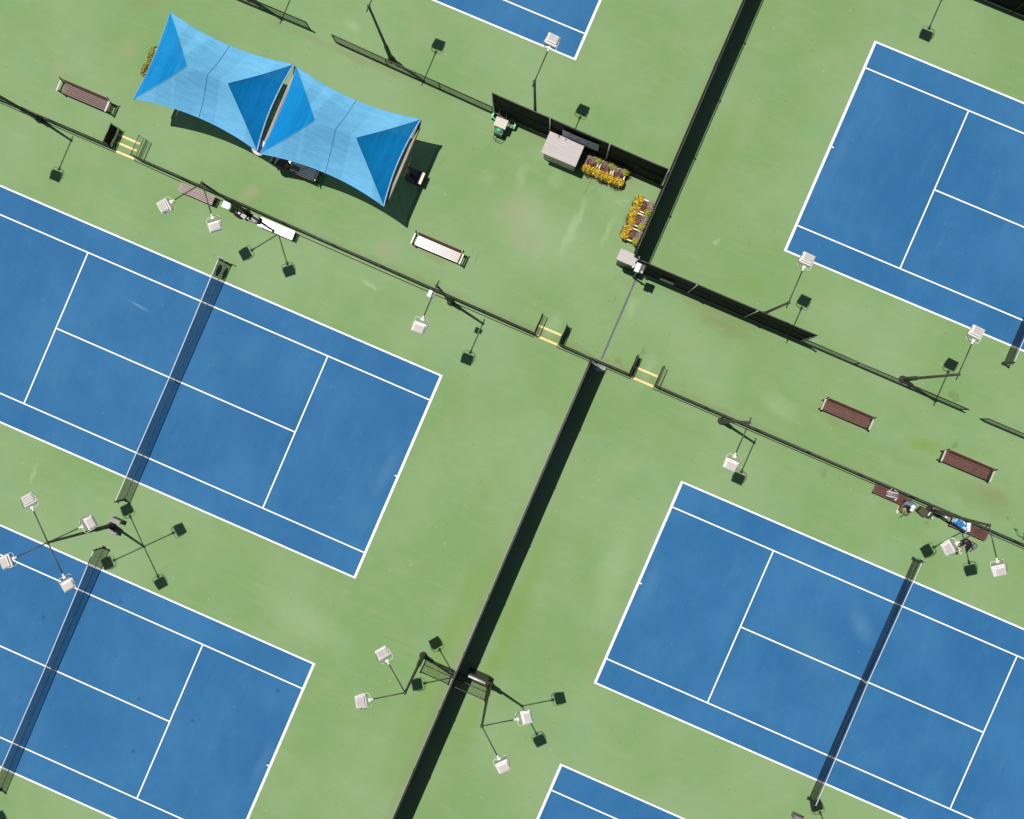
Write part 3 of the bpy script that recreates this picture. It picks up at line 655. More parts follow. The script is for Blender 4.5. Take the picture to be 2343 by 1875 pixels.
def knob_rail(x, y, z, label):
    t = thing("hook_rail", label, "hook rail", (x, y, z), 0, "hook rails on the canopy posts")
    MB().tube([(0, -0.43, 0), (0, 0.43, 0)], 0.022, 8).build("rail", BULB, t, True)
    MB().box((0.04, 0, -0.02), (0.10, 0.08, 0.06)).build("bracket", LEGM, t)
    k0 = MB().ball((0, 0, 0), 0.045).mesh("knob", BULB, True)
    for i in range(4): link("knob", k0, t).location = (-0.01, -0.43 + 0.287 * i, 0.035)
knob_rail(-10.50 + 0.16, 8.02, 1.90, "thin rail with four cream knobs below the right canopy's end beam")
knob_rail(-17.02, 8.03, 2.30, "thin rail with four cream knobs in the gap between the canopies")
t = thing("round_disc", "pale mauve round disc where the two canopies meet, low side", "dish", (-16.94, 6.06, 2.45))
MB().lathe((0, 0, 0), [(0.01, 0), (0.30, 0.02), (0.375, 0.055), (0.375, 0.085), (0.30, 0.075), (0.01, 0.05)], 28).build("dish", DISCM, t, True)
MB().tube([(0.06, 0.1, 0.0), (0.08, 0.35, -0.12)], 0.025, 8).build("dish_bracket", LEGM, t)

# ------------------------------------------------------------------ benches
def slats(L, D, n, z, th=0.035):
    b = MB(); wd = D / n
    for i in range(n): b.box((0, -D / 2 + wd * (i + 0.5), z), (L, wd - 0.012, th))
    return b
def arm_bench(x, y, label, flip=False, L=2.34, span=2.62, m=None):
    t = thing("park_bench", label, "bench", (x, y, 0), math.pi if flip else 0, "slatted benches with armrests in the walkway")
    slats(L, 0.50, 6, 0.44).build("seat", m or BROWN, t, bevel=0.006)
    b = MB(); R = Matrix.Rotation(math.radians(-12), 3, 'X')
    for i in range(3): b.box((0, 0.275 + 0.027 * i, 0.55 + 0.125 * i), (L, 0.032, 0.112), R=R)
    b.build("backrest", BROWN, t, bevel=0.006)
    for s in (-1, 1):
        MB().box((s * span / 2, -0.01, 0.645), (0.085, 0.56, 0.035)).build("armrest", ARMM, t, bevel=0.01)
        f = MB()
        xx = s * (span / 2 - 0.03)
        f.box((xx, -0.23, 0.315), (0.06, 0.06, 0.625)); f.tube([(xx, 0.22, 0.0), (xx, 0.25, 0.45), (xx, 0.36, 0.90)], 0.035, 6)
        f.box((xx, 0.0, 0.40), (0.06, 0.50, 0.05)); f.box((xx - s * 0.1, -0.2, 0.40), (0.22, 0.05, 0.05)); f.box((xx - s * 0.1, 0.2, 0.40), (0.22, 0.05, 0.05))
        f.build("leg_frame", LEGM, t)
    return t
arm_bench(-26.70, 5.27, "brown slatted bench with white armrests, alone at the far left", m=BROWNM)
arm_bench(-7.74, 5.20, "glaring white slatted bench right of the canopies", L=2.28, span=2.55)  # same brown slats as the others; the white is reflected sun
arm_bench(13.45, 5.60, "red-brown bench, the left one of two in the right walkway", L=2.26, span=2.46)
arm_bench(19.62, 5.58, "red-brown bench, the right one of two in the right walkway", L=2.26, span=2.48)
arm_bench(-15.72, 6.16, "brown bench half under the right canopy's low edge, orange bag on it", True, 2.1, 2.36)
def court_bench(x, y, label, L=1.86, rz=0.0, m=None):
    t = thing("court_bench", label, "bench", (x, y, 0), rz, "backless benches on court by the low fence")
    slats(L, 0.46, 6, 0.44).build("seat", m or BROWN, t, bevel=0.006)
    for s in (-1, 1):
        f = MB(); xx = s * (L / 2 - 0.16)
        f.box((xx, 0, 0.395), (0.08, 0.44, 0.05)); f.box((xx, 0, 0.20), (0.09, 0.12, 0.37)); f.box((xx, 0, 0.02), (0.10, 0.52, 0.04)); f.build("leg", LEGM, t)
    return t
court_bench(-19.73, 3.07, "pinkish-brown backless bench under the two-headed lamp, below the canopies", m=BROWNW)
court_bench(-15.42, 3.04, "glaring white backless bench by the low fence, next to the grey bin")
court_bench(17.0, 2.88, "red-brown backless bench with the seated person", 1.84, -0.01)
court_bench(20.95, 2.86, "red-brown backless bench carrying the blue and white towel", 1.84, 0.0)
t = thing("deck_chest", "dark brown chest with a pale sunlit end past the right canopy's edge", "chest", (-10.17, 8.02, 0))
MB().box((0, 0, 0.30), (0.86, 0.58, 0.56)).build("chest_body", BROWND, t, bevel=0.01)
MB().box((-0.08, 0, 0.60), (0.62, 0.60, 0.035)).build("lid", LEGM, t, bevel=0.008)
MB().box((0.36, 0, 0.61), (0.20, 0.60, 0.055)).build("sunlit_end", ARMM, t, bevel=0.012)  # sunlight on the chest's end, put in as a pale board
t = thing("cloth_bag", "small orange bag on the bench under the right canopy's low edge", "bag", (-16.10, 6.02, 0.46))
MB().ball((0, 0, 0.11), 0.13, 10, 0.85).build("bag_body", ORANGE, t, True)
MB().tube([(-0.08, 0, 0.2), (0, 0.02, 0.3), (0.08, 0, 0.2)], 0.012, 6).build("strap", BAGV, t, True)
t = thing("grey_towel", "grey folded towel on the bench under the right canopy's low edge", "towel", (-15.72, 6.12, 0.46))
MB().grid(lambda u, v: ((u - .5) * .42, (v - .5) * .26, 0.03 + 0.02 * math.sin(9 * u) + 0.015 * math.sin(11 * v)), 12, 8).build("cloth", BAGV, t, True)

# ------------------------------------------------------------------ shed, kiosk, mast, banner, signs
t = thing("storage_shed", "grey-beige resin storage shed against the tall fence", "shed", (-3.99, 11.76, 0))
MB().box((0, 0.02, 0.66), (1.62, 0.90, 1.32)).build("shed_wall", SHEDW, t, bevel=0.015)
rf = MB(); R = Matrix.Rotation(math.radians(3), 3, 'X')
rf.box((0, 0, 1.40), (1.78, 1.08, 0.07), R=R)
for i in range(9): rf.box((0, -0.48 + 0.12 * i, 1.441 + math.sin(math.radians(3)) * (-0.48 + 0.12 * i)), (1.74, 0.030, 0.012), R=R)
rf.build("roof", SHEDR, t, bevel=0.012)
for s in (-1, 1): MB().box((s * 0.38, -0.438, 0.62), (0.72, 0.02, 1.12)).build("door", SHEDW, t, bevel=0.006)
MB().box((-0.04, 0.46, 1.47), (0.05, 0.10, 0.03)).build("hasp", BLACKP, t)
t = thing("beige_kiosk", "small beige-topped cabinet at the inner corner of the tall fences", "cabinet", (0.88, 8.12, 0))
MB().box((0.0, 0.02, 0.72), (0.80, 0.36, 1.44)).build("lower_body", BLACKP, t)
MB().box((-0.18, 0.0, 1.78), (0.56, 0.50, 0.44)).build("fascia", SHEDW, t, bevel=0.01)
MB().box((0.0, 0.0, 2.03), (0.98, 0.56, 0.06)).build("roof", SHEDR, t, bevel=0.01)
MB().box((0.28, -0.02, 1.78), (0.30, 0.44, 0.40)).build("side_bay", DARKG, t)
t = thing("box_mast", "short mast with a white and grey square box beside the beige cabinet", "mast", (1.52, 7.70, 0))
MB().tube([(0, 0, 0), (0, 0, 2.9)], 0.045).build("mast_pole", BLACKM, t, True)
MB().box((-0.09, 0, 3.0), (0.22, 0.42, 0.26)).build("white_box", WHITE, t, bevel=0.02)
MB().box((0.125, 0.02, 3.0), (0.20, 0.40, 0.24)).build("grey_box", DARKG, t, bevel=0.015)
for q in ((0.16, -0.14, 3.16), (-0.28, 0.02, 2.60)): MB().ball(q, 0.055).build("white_globe", WHITE, t, True)
MB().tube([(0, 0, 2.5), (-0.27, 0.02, 2.54)], 0.014, 6).build("globe_arm", BLACKM, t)
t = thing("vinyl_banner", "faded blue-grey banner on the tall fence behind the shed", "banner", (-3.35, 12.33, 1.35))
MB().grid(lambda u, v: (-0.92 + 1.84 * u, 0.012 * math.sin(6 * u + 2 * v), 1.02 * v), 16, 6).build("banner_sheet", BANNER, t, True)
em = MB()
for cx, cz, rr in ((-0.35, 0.55, 0.26), (0.15, 0.5, 0.30)):
    for k in range(18):
        a0, a1 = 2 * math.pi * k / 18, 2 * math.pi * (k + 1) / 18
        em.quad([(cx + rr * math.cos(a0), -0.028, cz + rr * math.sin(a0)), (cx + rr * math.cos(a1), -0.028, cz + rr * math.sin(a1)),
                 (cx + 0.7 * rr * math.cos(a1), -0.028, cz + 0.7 * rr * math.sin(a1)), (cx + 0.7 * rr * math.cos(a0), -0.028, cz + 0.7 * rr * math.sin(a0))])
em.build("faded_emblem", BANNERL, t)
t = thing("fence_sign", "small pale grey sign on the tall fence right of the beige cabinet", "sign", (3.02, 7.97, 0.9))
MB().box((0, 0, 0.20), (0.70, 0.015, 0.40)).build("sign_board", GALV, t)
MB().box((0, -0.004, 0.50), (0.66, 0.02, 0.04)).build("sign_rail", GALV, t)
t = thing("plastic_sheet", "crumpled pale plastic sheet in the corner of the long black fence", "plastic sheet", (1.66, 3.08, 0.0))
rn = random.Random(3)
MB().grid(lambda u, v: ((u - .5) * 0.78 * (0.65 + 0.35 * math.sin(math.pi * v)), (v - .5) * 0.34 - 0.10 * math.sin(3 * u), 0.06 + 0.34 * math.sin(math.pi * v) * (0.5 + 0.5 * math.sin(math.pi * u)) + rn.uniform(-.035, .035)), 14, 9).build("sheet", SHEETM, t, True)
MB().grid(lambda u, v: ((u - .5) * 0.40 - 0.3, (v - .5) * 0.22 + 0.04, 0.10 + 0.16 * math.sin(math.pi * u) + rn.uniform(-.03, .03)), 8, 6).build("dark_fold", DARKG, t, True)

# ------------------------------------------------------------------ planters
def clump(cx, cy, cz, rx, ry, rz, n, s0, rnd, b=None):
    b = b or MB()
    for _ in range(n):
        while True:
            p = Vector((rnd.uniform(-1, 1), rnd.uniform(-1, 1), rnd.uniform(-0.6, 1)))
            if 0.35 < p.length < 1: break
        c = Vector((cx + p.x * rx, cy + p.y * ry, cz + p.z * rz)); s = s0 * rnd.uniform(0.6, 1.4)
        nrm = (p + Vector((rnd.uniform(-.7, .7), rnd.uniform(-.7, .7), rnd.uniform(-.1, 1.0)))).normalized()
        a = nrm.orthogonal().normalized(); a.rotate(Matrix.Rotation(rnd.uniform(0, 6.28), 3, nrm)); d = nrm.cross(a)
        b.quad([c - a * s - d * s * .5, c + a * s - d * s * .5, c + a * s * .8 + d * s * .6, c - a * s * .8 + d * s * .6])
    return b
def planter(x, y, rz, label, seed, flip=1, nf=1.0, dull=False):
    rnd = random.Random(seed)
    t = thing("flower_planter", label, "planter", (x, y, 0), rz, "square planters overflowing with yellow flowers")
    p = MB(); wd = 0.62
    for sx, sy, dx, dy in ((0, -.285, .62, .05), (0, .285, .62, .05), (-.285, 0, .05, .52), (.285, 0, .05, .52)): p.box((sx, sy, 0.205), (dx, dy, 0.41))
    p.build("planter_box", TERRA, t)
    r = MB()
    for sx, sy, dx, dy in ((0, -.285, .66, .06), (0, .285, .66, .06), (-.30, 0, .06, .51), (.30, 0, .06, .51)): r.box((sx, sy, 0.43), (dx, dy, 0.035))
    r.build("rim", RIM, t)
    MB().box((0, 0, 0.18), (0.515, 0.515, 0.36)).build("soil", SOIL, t)
    # yellow flowers spill over the front, grey foliage over the back
    q = MB()
    for k in range(3): clump(-0.23 + 0.23 * k + rnd.uniform(-.05, .05), -0.31 + rnd.uniform(-.05, .04), 0.42, 0.20, 0.24, 0.17, int(170 * nf), 0.036, rnd, q)
    q.build("yellow_flowers", FLO if dull else FLY, t)
    d = MB(); clump(0, -0.33, 0.36, 0.42, 0.30, 0.17, int(260 * nf), 0.036, rnd, d); clump(0, 0.30, 0.36, 0.40, 0.27, 0.12, 120, 0.036, rnd, d); d.build("dark_leaves", FLD, t)
    g = MB()
    for k in range(2): clump((-0.16 + 0.26 * k) * flip, 0.30 + rnd.uniform(-.05, .05), 0.46, 0.22, 0.25, 0.16, int(230 * nf), 0.026, rnd, g)
    g.build("grey_foliage", FLG, t)
    l = MB(); clump(0.27 * flip, 0.26, 0.52, 0.19, 0.21, 0.16, int(230 * nf), 0.026, rnd, l); l.build("lime_foliage", FLL, t)
    mm = MB(); clump(0.0, 0.02, 0.43, 0.22, 0.15, 0.12, 190, 0.026, rnd, mm); mm.build("maroon_foliage", FLM, t)
    return t
planter(-2.52, 11.93, 0, "flower planter next to the grey shed", 11)
planter(-1.80, 11.91, 0, "middle one of three flower planters along the tall fence", 12)
planter(-1.10, 11.90, 0, "flower planter farthest from the shed in the row of three", 13)
planter(0.64, 11.00, -math.pi / 2, "flower planter by the side fence, nearest the fence corner", 14)
planter(0.65, 10.28, -math.pi / 2, "middle flower planter in the row along the side fence", 15)
planter(0.66, 9.52, -math.pi / 2, "flower planter by the side fence, nearest the beige cabinet", 16)
planter(-24.08, 8.52, -math.pi / 2, "upper flower planter peeking out from the left canopy's end", 17, dull=True)
planter(-24.10, 7.72, -math.pi / 2, "lower flower planter peeking out from the left canopy's end", 18, dull=True)

# ------------------------------------------------------------------ green machine
t = thing("court_machine", "green wheeled machine with a perforated beige lid by the tall fence", "machine", (-7.25, 11.85, 0), math.radians(1))
MB().box((-0.02, 0.05, 0.52), (0.50, 0.44, 0.42)).build("hopper", MIDG, t, bevel=0.02)
MB().box((-0.02, 0.08, 0.775), (0.60, 0.46, 0.05)).build("perforated_lid", PERF, t, bevel=0.01)
MB().box((0.0, -0.28, 0.42), (0.44, 0.30, 0.30)).build("black_tray", BLACKP, t, bevel=0.02)
g = MB(); g.lathe((-0.02, -0.27, 0.55), [(0.19, 0), (0.185, 0.06), (0.12, 0.12), (0.02, 0.135)], 14); gm = g.build("motor_cover", GREENP, t, True); gm.scale = (0.95, 0.8, 1)
MB().tube([(-0.25, 0.26, 0.6), (-0.30, 0.62, 0.92), (-0.26, 0.84, 1.0), (-0.10, 0.88, 1.0), (0.06, 0.62, 0.92), (0.12, 0.26, 0.6)], 0.02, 8).build("push_handle", MIDG, t, True)
MB().tube([(-0.18, -0.42, 0.34), (-0.16, -0.64, 0.26), (0.20, -0.64, 0.26), (0.22, -0.42, 0.34)], 0.018, 8).build("front_loop", BLACKP, t, True)
MB().tube([(0.20, 0.45, 0.55), (0.45, 0.55, 0.55), (0.58, 0.38, 0.45)], 0.018, 8).build("hose", MIDG, t, True)
for s, ax, ay in ((-1, -0.62, 0.40), (1, 0.57, 0.30)):
    wv = MB(); wv.tube([(ax - 0.035, ay, 0.14), (ax + 0.035, ay, 0.14)], 0.14, 16); wh = wv.build("wheel", BLACKP, t)
    MB().box((ax, ay, 0.29), (0.10, 0.26, 0.05)).build("fender", GREENP2, wh, bevel=0.015)
    MB().tube([(s * 0.24, 0.08 if s > 0 else 0.16, 0.40), (ax, ay - 0.06, 0.30)], 0.032, 8).build("green_arm", GREENP2, t, True)
for s in (-1, 1): MB().tube([(s * 0.20 - 0.02, -0.32, 0.09), (s * 0.20 + 0.02, -0.32, 0.09)], 0.09, 12).build("caster", BLACKP, t)

# ------------------------------------------------------------------ small things by the left court bench
t = thing("folding_stand", "small white-topped stand by the low fence, left of the black bag", "table", (-18.05, 3.11, 0))
MB().box((0, 0, 0.68), (0.40, 0.32, 0.035)).build("top", WHITE, t, bevel=0.01)
for sx in (-1, 1):
    for sy in (-1, 1): MB().tube([(sx * .17, sy * .13, 0), (sx * .17, sy * .13, 0.66)], 0.014, 6).build("leg", BLACKM, t)
t = thing("black_bag", "black sports bag by the low fence, between white stand and grey bin", "bag", (-17.56, 3.0, 0), -0.3)
MB().ball((0, 0, 0.17), 0.26, 12, 0.62).build("bag_body", BLACKP, t, True).scale = (1.15, 0.75, 1)
MB().tube([(-0.14, 0, 0.30), (0, 0.04, 0.42), (0.14, 0, 0.30)], 0.015, 6).build("strap", DARKG, t, True)
t = thing("white_box", "tiny white box on top of the black sports bag", "box", (-17.42, 3.02, 0.33))
MB().box((0, 0, 0.03), (0.10, 0.09, 0.06)).build("carton", WHITE, t, bevel=0.006); MB().box((0, 0, 0.064), (0.06, 0.05, 0.006)).build("flap", MIDG, t)
t = thing("grey_case", "grey equipment case between the black bag and the round bin", "case", (-17.20, 2.98, 0), -0.25)
MB().box((0, 0, 0.16), (0.28, 0.22, 0.30)).build("case_body", MIDG, t, bevel=0.02); MB().tube([(-.08, 0, .31), (-.08, 0, .36), (.08, 0, .36), (.08, 0, .31)], 0.01, 6).build("handle", BLACKP, t)
t = thing("beige_bottle", "small beige bottle standing next to the grey equipment case", "bottle", (-16.97, 2.96, 0))
MB().lathe((0, 0, 0), [(0.06, 0), (0.065, 0.02), (0.065, 0.22), (0.03, 0.27)], 12).build("bottle_body", BAGB, t, True); MB().lathe((0, 0, 0.27), [(0.034, 0), (0.034, 0.03)], 10).build("cap", WHITE, t, True)
t = thing("black_crate", "black crate squeezed between the bottle and the grey bin", "crate", (-16.78, 3.06, 0))
b = MB()
for sx, sy, dx, dy in ((0, -.15, .30, .02), (0, .15, .30, .02), (-.15, 0, .02, .28), (.15, 0, .02, .28)): b.box((sx, sy, 0.15), (dx, dy, 0.30))
b.build("crate_wall", BLACKP, t); MB().box((0, 0, 0.012), (0.28, 0.28, 0.024)).build("crate_floor", BLACKP, t)
t = thing("waste_bin", "round grey bin at the end of the glaring white bench", "bin", (-16.46, 3.06, 0))
MB().lathe((0, 0, 0), [(0.15, 0), (0.19, 0.66), (0.19, 0.70)], 18).build("bin_body", MIDG, t, True)
MB().lathe((0, 0, 0.70), [(0.205, 0), (0.205, 0.03), (0.15, 0.07), (0.02, 0.085)], 18).build("lid", GALV, t, True)
t = thing("ball_tube", "pale pink tube lying along the low fence above the black crate", "tube", (-17.02, 3.22, 0.0), -0.1)
MB().tube([(-0.25, 0, 0.045), (0.25, 0, 0.045)], 0.045, 10).build("tube_body", RIM, t, True); MB().tube([(0.25, 0, 0.045), (0.28, 0, 0.045)], 0.047, 10).build("cap", ORANGE, t, True)

# ------------------------------------------------------------------ small things by the right court benches
t = thing("racket_bag", "striped grey-violet racket bag lying on the seated person's bench", "racket bag", (16.92, 2.92, 0.46), 0.20)
MB().ball((0, 0, 0.13), 0.30, 14, 0.42).build("bag_body", BAGV, t, True).scale = (1.08, 0.62, 1)
b = MB()
for k in (-1, 1): b.tube([(-0.30, k * 0.10, 0.15), (0, k * 0.11, 0.245), (0.30, k * 0.10, 0.15)], 0.020, 6)
b.build("white_stripe", WHITE, t, True); MB().tube([(-0.26, 0.1, 0.2), (-0.05, 0.30, 0.16), (0.25, 0.12, 0.2)], 0.014, 6).build("strap", WHITE, t, True)
t = thing("steel_bottle", "pinkish bottle lying on the bench beside the racket bag", "bottle", (17.20, 2.80, 0.46), 1.1)
MB().tube([(-0.09, 0, 0.035), (0.08, 0, 0.035)], 0.033, 10).build("bottle_body", RIM, t, True); MB().tube([(0.08, 0, 0.035), (0.11, 0, 0.035)], 0.02, 8).build("cap", WHITE, t, True)
t = thing("cool_box", "olive-dark box on the ground between the two occupied benches", "cool box", (18.66, 2.76, 0), -0.33)
MB().box((0, 0, 0.19), (0.40, 0.34, 0.36)).build("box_body", OLIVE, t, bevel=0.02); MB().box((0, 0, 0.385), (0.42, 0.36, 0.04)).build("lid", OLIVE, t, bevel=0.012)
MB().tube([(-.21, -.12, .3), (-.24, 0, .32), (-.21, .12, .3)], 0.012, 6).build("handle", BLACKP, t)
t = thing("grey_bag", "dark grey bag with a white flap, against the olive box", "bag", (19.02, 2.74, 0), -0.3)
MB().box((0, 0, 0.21), (0.30, 0.34, 0.40), taper=0.8).build("bag_body", DARKG, t, bevel=0.05)
MB().box((-0.09, 0.05, 0.425), (0.05, 0.26, 0.02)).build("white_flap", WHITE, t); MB().ball((0.20, -0.02, 0.30), 0.055, 10).build("side_bottle", COUPL, t, True)
t = thing("fence_shelf", "grey-brown small shelf hooked on the low fence by the grey bag", "shelf", (19.12, 3.08, 0))
MB().box((0, 0, 0.62), (0.42, 0.12, 0.02)).build("shelf_board", BAGV, t); MB().tube([(-.15, .05, .62), (-.15, .09, .9)], .008, 5).tube([(.15, .05, .62), (.15, .09, .9)], .008, 5).build("hook", GALV, t)
t = thing("black_pouch", "small black pouch by the low fence, left of the brown bag", "pouch", (19.48, 2.92, 0))
MB().ball((0, 0, 0.11), 0.14, 10, 0.8).build("pouch_body", BLACKP, t, True); MB().tube([(-.06, 0, .2), (0, 0, .28), (.06, 0, .2)], .01, 6).build("strap", DARKG, t)
t = thing("brown_bag", "pale brown bag with a white top beside the towel's bench", "bag", (19.80, 2.92, 0), -0.2)
MB().box((0, 0, 0.16), (0.40, 0.22, 0.30), taper=0.78).build("bag_body", BAGB, t, bevel=0.05); MB().ball((-0.03, 0.02, 0.33), 0.07, 10).build("white_bundle", WHITE, t, True)
t = thing("beach_towel", "crumpled blue and white towel on the bench beside the standing person", "towel", (20.45, 2.90, 0.46), -0.12)
rn = random.Random(9)
MB().grid(lambda u, v: ((u - .5) * 0.86, (v - .5) * 0.42 + 0.03 * math.sin(5 * u), 0.05 + 0.09 * math.sin(math.pi * u) * math.sin(math.pi * v) + 0.03 * math.sin(14 * u + 5 * v) + rn.uniform(-.012, .012)), 26, 14).build("towel_cloth", TOWEL, t, True)
t = thing("white_cloth", "white crumpled cloth at the right end of the blue towel", "cloth", (20.86, 2.93, 0.46), 0.3)
MB().grid(lambda u, v: ((u - .5) * 0.20, (v - .5) * 0.42, 0.04 + 0.10 * math.sin(math.pi * u) * math.sin(math.pi * v) + rn.uniform(-.012, .012)), 8, 14).build("cloth_sheet", CAPW, t, True)
t = thing("wire_stand", "thin bent black wire stand at the right edge above the low fence", "wire stand", (23.3, 3.62, 0))
MB().tube([(-0.22, 0.12, 0.30), (-0.02, -0.09, 0.28), (0.35, -0.10, 0.26), (0.75, -0.05, 0.0)], 0.012, 6).tube([(-0.22, 0.12, 0.30), (-0.24, 0.14, 0.0)], 0.012, 6).tube([(0.21, 0.13, 0.32), (0.30, -0.14, 0.26), (0.35, -0.25, 0.0)], 0.012, 6).build("wire_frame", BLACKM, t, True)
k0 = MB().ball((0, 0, 0), 0.035).mesh("tip", BLACKP, True)
for q in ((-0.22, 0.12, 0.31), (0.21, 0.13, 0.33)): link("tip", k0, t).location = q

# ------------------------------------------------------------------ people
def skin(name, nodes, edges, mat, parent, root=0, sub=1):
    me = bpy.data.meshes.new(name); me.from_pydata([n[:3] for n in nodes], edges, []); o = bpy.data.objects.new(name, me); C.objects.link(o)
    o.modifiers.new("skin", 'SKIN'); s = o.modifiers.new("sub", 'SUBSURF'); s.levels = sub; s.render_levels = sub
    for i, n in enumerate(nodes):
        d = me.skin_vertices[0].data[i]; r = n[3]; d.radius = r if isinstance(r, tuple) else (r, r); d.use_root = (i == root)
    dg = bpy.context.evaluated_depsgraph_get(); ev = o.evaluated_get(dg); m2 = bpy.data.meshes.new_from_object(ev, depsgraph=dg)
    o.modifiers.clear(); o.data = m2; bpy.data.meshes.remove(me); m2.name = name; m2.materials.clear(); m2.materials.append(mat)
    for p in m2.polygons: p.use_smooth = True
    o.parent = parent; return o
def figure(parent, J, skinm):
    """one continuous body from named joints, with five fingers on each hand"""
    nodes, idx, edges = [], {}, []
    def add(k, p, r, frm=None):
        idx[k] = len(nodes); nodes.append((*p, r))
        if frm: edges.append((idx[frm], idx[k]))
    add('pelvis', J['pelvis'], 0.125); add('waist', J['waist'], 0.115, 'pelvis'); add('chest', J['chest'], 0.135, 'waist'); add('neck', J['neck'], 0.055, 'chest')
    add('jaw', J['jaw'], 0.075, 'neck'); add('head', J['head'], 0.098, 'jaw'); add('crown', J['crown'], 0.07, 'head')
    add('nose', J['nose'], 0.018, 'head')
    for s in 'LR':
        add('sh' + s, J['sh' + s], 0.060, 'chest'); add('el' + s, J['el' + s], 0.042, 'sh' + s); add('wr' + s, J['wr' + s], 0.028, 'el' + s)
        w, e = Vector(J['wr' + s]), Vector(J['el' + s]); d = (w - e).normalized(); side = d.cross(Vector((0.2, 0.1, 1))).normalized(); up = side.cross(d)
        add('pa' + s, w + d * 0.075, 0.030, 'wr' + s); pa = Vector(w + d * 0.075)
        for k, (o_, ln) in enumerate(((-0.030, 0.070), (-0.010, 0.085), (0.010, 0.080), (0.030, 0.062))):
            b0 = pa + d * 0.025 + side * o_; add(f'f{s}{k}a', b0 + d * ln * 0.5 - up * 0.008, 0.009, 'pa' + s); add(f'f{s}{k}b', b0 + d * ln - up * 0.030, 0.008, f'f{s}{k}a')
        add('t' + s + 'a', pa - d * 0.03 - side * 0.045, 0.011, 'pa' + s); add('t' + s + 'b', pa + d * 0.015 - side * 0.065 - up * 0.01, 0.009, 't' + s + 'a')
        add('hi' + s, J['hi' + s], 0.092, 'pelvis'); add('kn' + s, J['kn' + s], 0.060, 'hi' + s); add('ca' + s, Vector(J['kn' + s]).lerp(Vector(J['an' + s]), 0.35), 0.056, 'kn' + s)
        add('an' + s, J['an' + s], 0.038, 'ca' + s); add('to' + s, J['to' + s], 0.036, 'an' + s)
    return skin("body", nodes, edges, skinm, parent)
def shoe(parent, an, to, mat):
    an, to = Vector(an), Vector(to); d = (to - an); d.z = 0; d.normalize(); a = an - d * 0.07; q = an + d * 0.20
    return skin("shoe", [(a.x, a.y, 0.055, 0.050), ((a.x + q.x) / 2, (a.y + q.y) / 2, 0.055, 0.056), (q.x, q.y, 0.045, 0.042)], [(0, 1), (1, 2)], mat, parent)
def chain(name, pts, mat, parent): return skin(name, pts, [(i, i + 1) for i in range(len(pts) - 1)], mat, parent)

# standing, facing the court (-y), right arm out from the side
P = thing("person", "standing person in navy with a grey cap beside the towel's bench", "person", (20.95, 2.24, 0))
J = dict(pelvis=(0.0, 0.0, 0.92), waist=(0, -0.01, 1.07), chest=(0, -0.02, 1.28), neck=(0.0, -0.04, 1.45), jaw=(0, -0.085, 1.54), head=(0, -0.085, 1.62), crown=(0, -0.08, 1.69), nose=(0, -0.20, 1.58),
         shL=(0.18, -0.02, 1.38), elL=(0.27, -0.06, 1.12), wrL=(0.24, -0.26, 1.02), shR=(-0.18, -0.02, 1.38), elR=(-0.24, -0.24, 1.16), wrR=(-0.20, -0.46, 1.05),
         hiL=(0.09, 0, 0.88), knL=(0.11, -0.02, 0.48), anL=(0.12, 0.08, 0.09), toL=(0.12, -0.06, 0.05), hiR=(-0.09, 0, 0.88), knR=(-0.10, -0.10, 0.48), anR=(-0.10, -0.08, 0.09), toR=(-0.11, -0.22, 0.05))
figure(P, J, SKIN)
skin("shirt", [(0, 0, 0.88, (0.155, 0.125)), (0, -0.01, 1.07, (0.150, 0.120)), (0, -0.02, 1.30, (0.165, 0.130)), (0, -0.03, 1.415, 0.075), (0.18, -0.02, 1.385, 0.078), (0.25, -0.05, 1.20, 0.066), (-0.18, -0.02, 1.385, 0.078), (-0.225, -0.16, 1.24, 0.066)],
     [(0, 1), (1, 2), (2, 3), (2, 4), (4, 5), (2, 6), (6, 7)], NAVY, P)
skin("shorts", [(0, 0, 0.93, (0.150, 0.125)), (0.09, 0, 0.84, 0.105), (0.108, -0.02, 0.58, 0.090), (-0.09, 0, 0.84, 0.105), (-0.10, -0.08, 0.58, 0.090)], [(0, 1), (1, 2), (0, 3), (3, 4)], NAVY, P)
for s in 'LR': shoe(P, J['an' + s], J['to' + s], SHOEC)
b = MB(); b.lathe((0, -0.08, 1.63), [(0.116, 0), (0.114, 0.05), (0.085, 0.095), (0.02, 0.115)], 16); cp = b.build("cap", CAPG, P, True)
MB().grid(lambda u, v: ((u - .5) * 0.17 * (1 - 0.35 * v * v), -0.185 - 0.10 * v, 1.645 - 0.02 * v - 0.02 * (2 * u - 1) ** 2), 8, 4).build("visor", CAPG, cp, True)
skin("hair", [(0, -0.03, 1.62, 0.098), (0, 0.0, 1.54, 0.075)], [(0, 1)], HAIR, P)
t = thing("hand_towel", "peach towel hanging from the standing person's right hand", "towel", (20.74, 1.72, 0.62), 0.2)
MB().grid(lambda u, v: ((u - .5) * 0.10 + 0.01 * math.sin(9 * v), (0.5 - v) * 0.28, 0.10 + 0.36 * v + 0.02 * math.sin(8 * u)), 6, 10).build("towel_cloth", RIM, t, True)
for k, (bx, by) in enumerate(((20.52, 2.06), (20.60, 2.16))):
    t = tag(MB().ball((0, 0, 0), 0.034, 12).build("tennis_ball", COUPL, None, True), ("pale ball on the ground left of the standing person", "pale ball nearer the standing person's shoes")[k], "ball", "balls by the standing person"); t.location = (bx, by, 0.035)

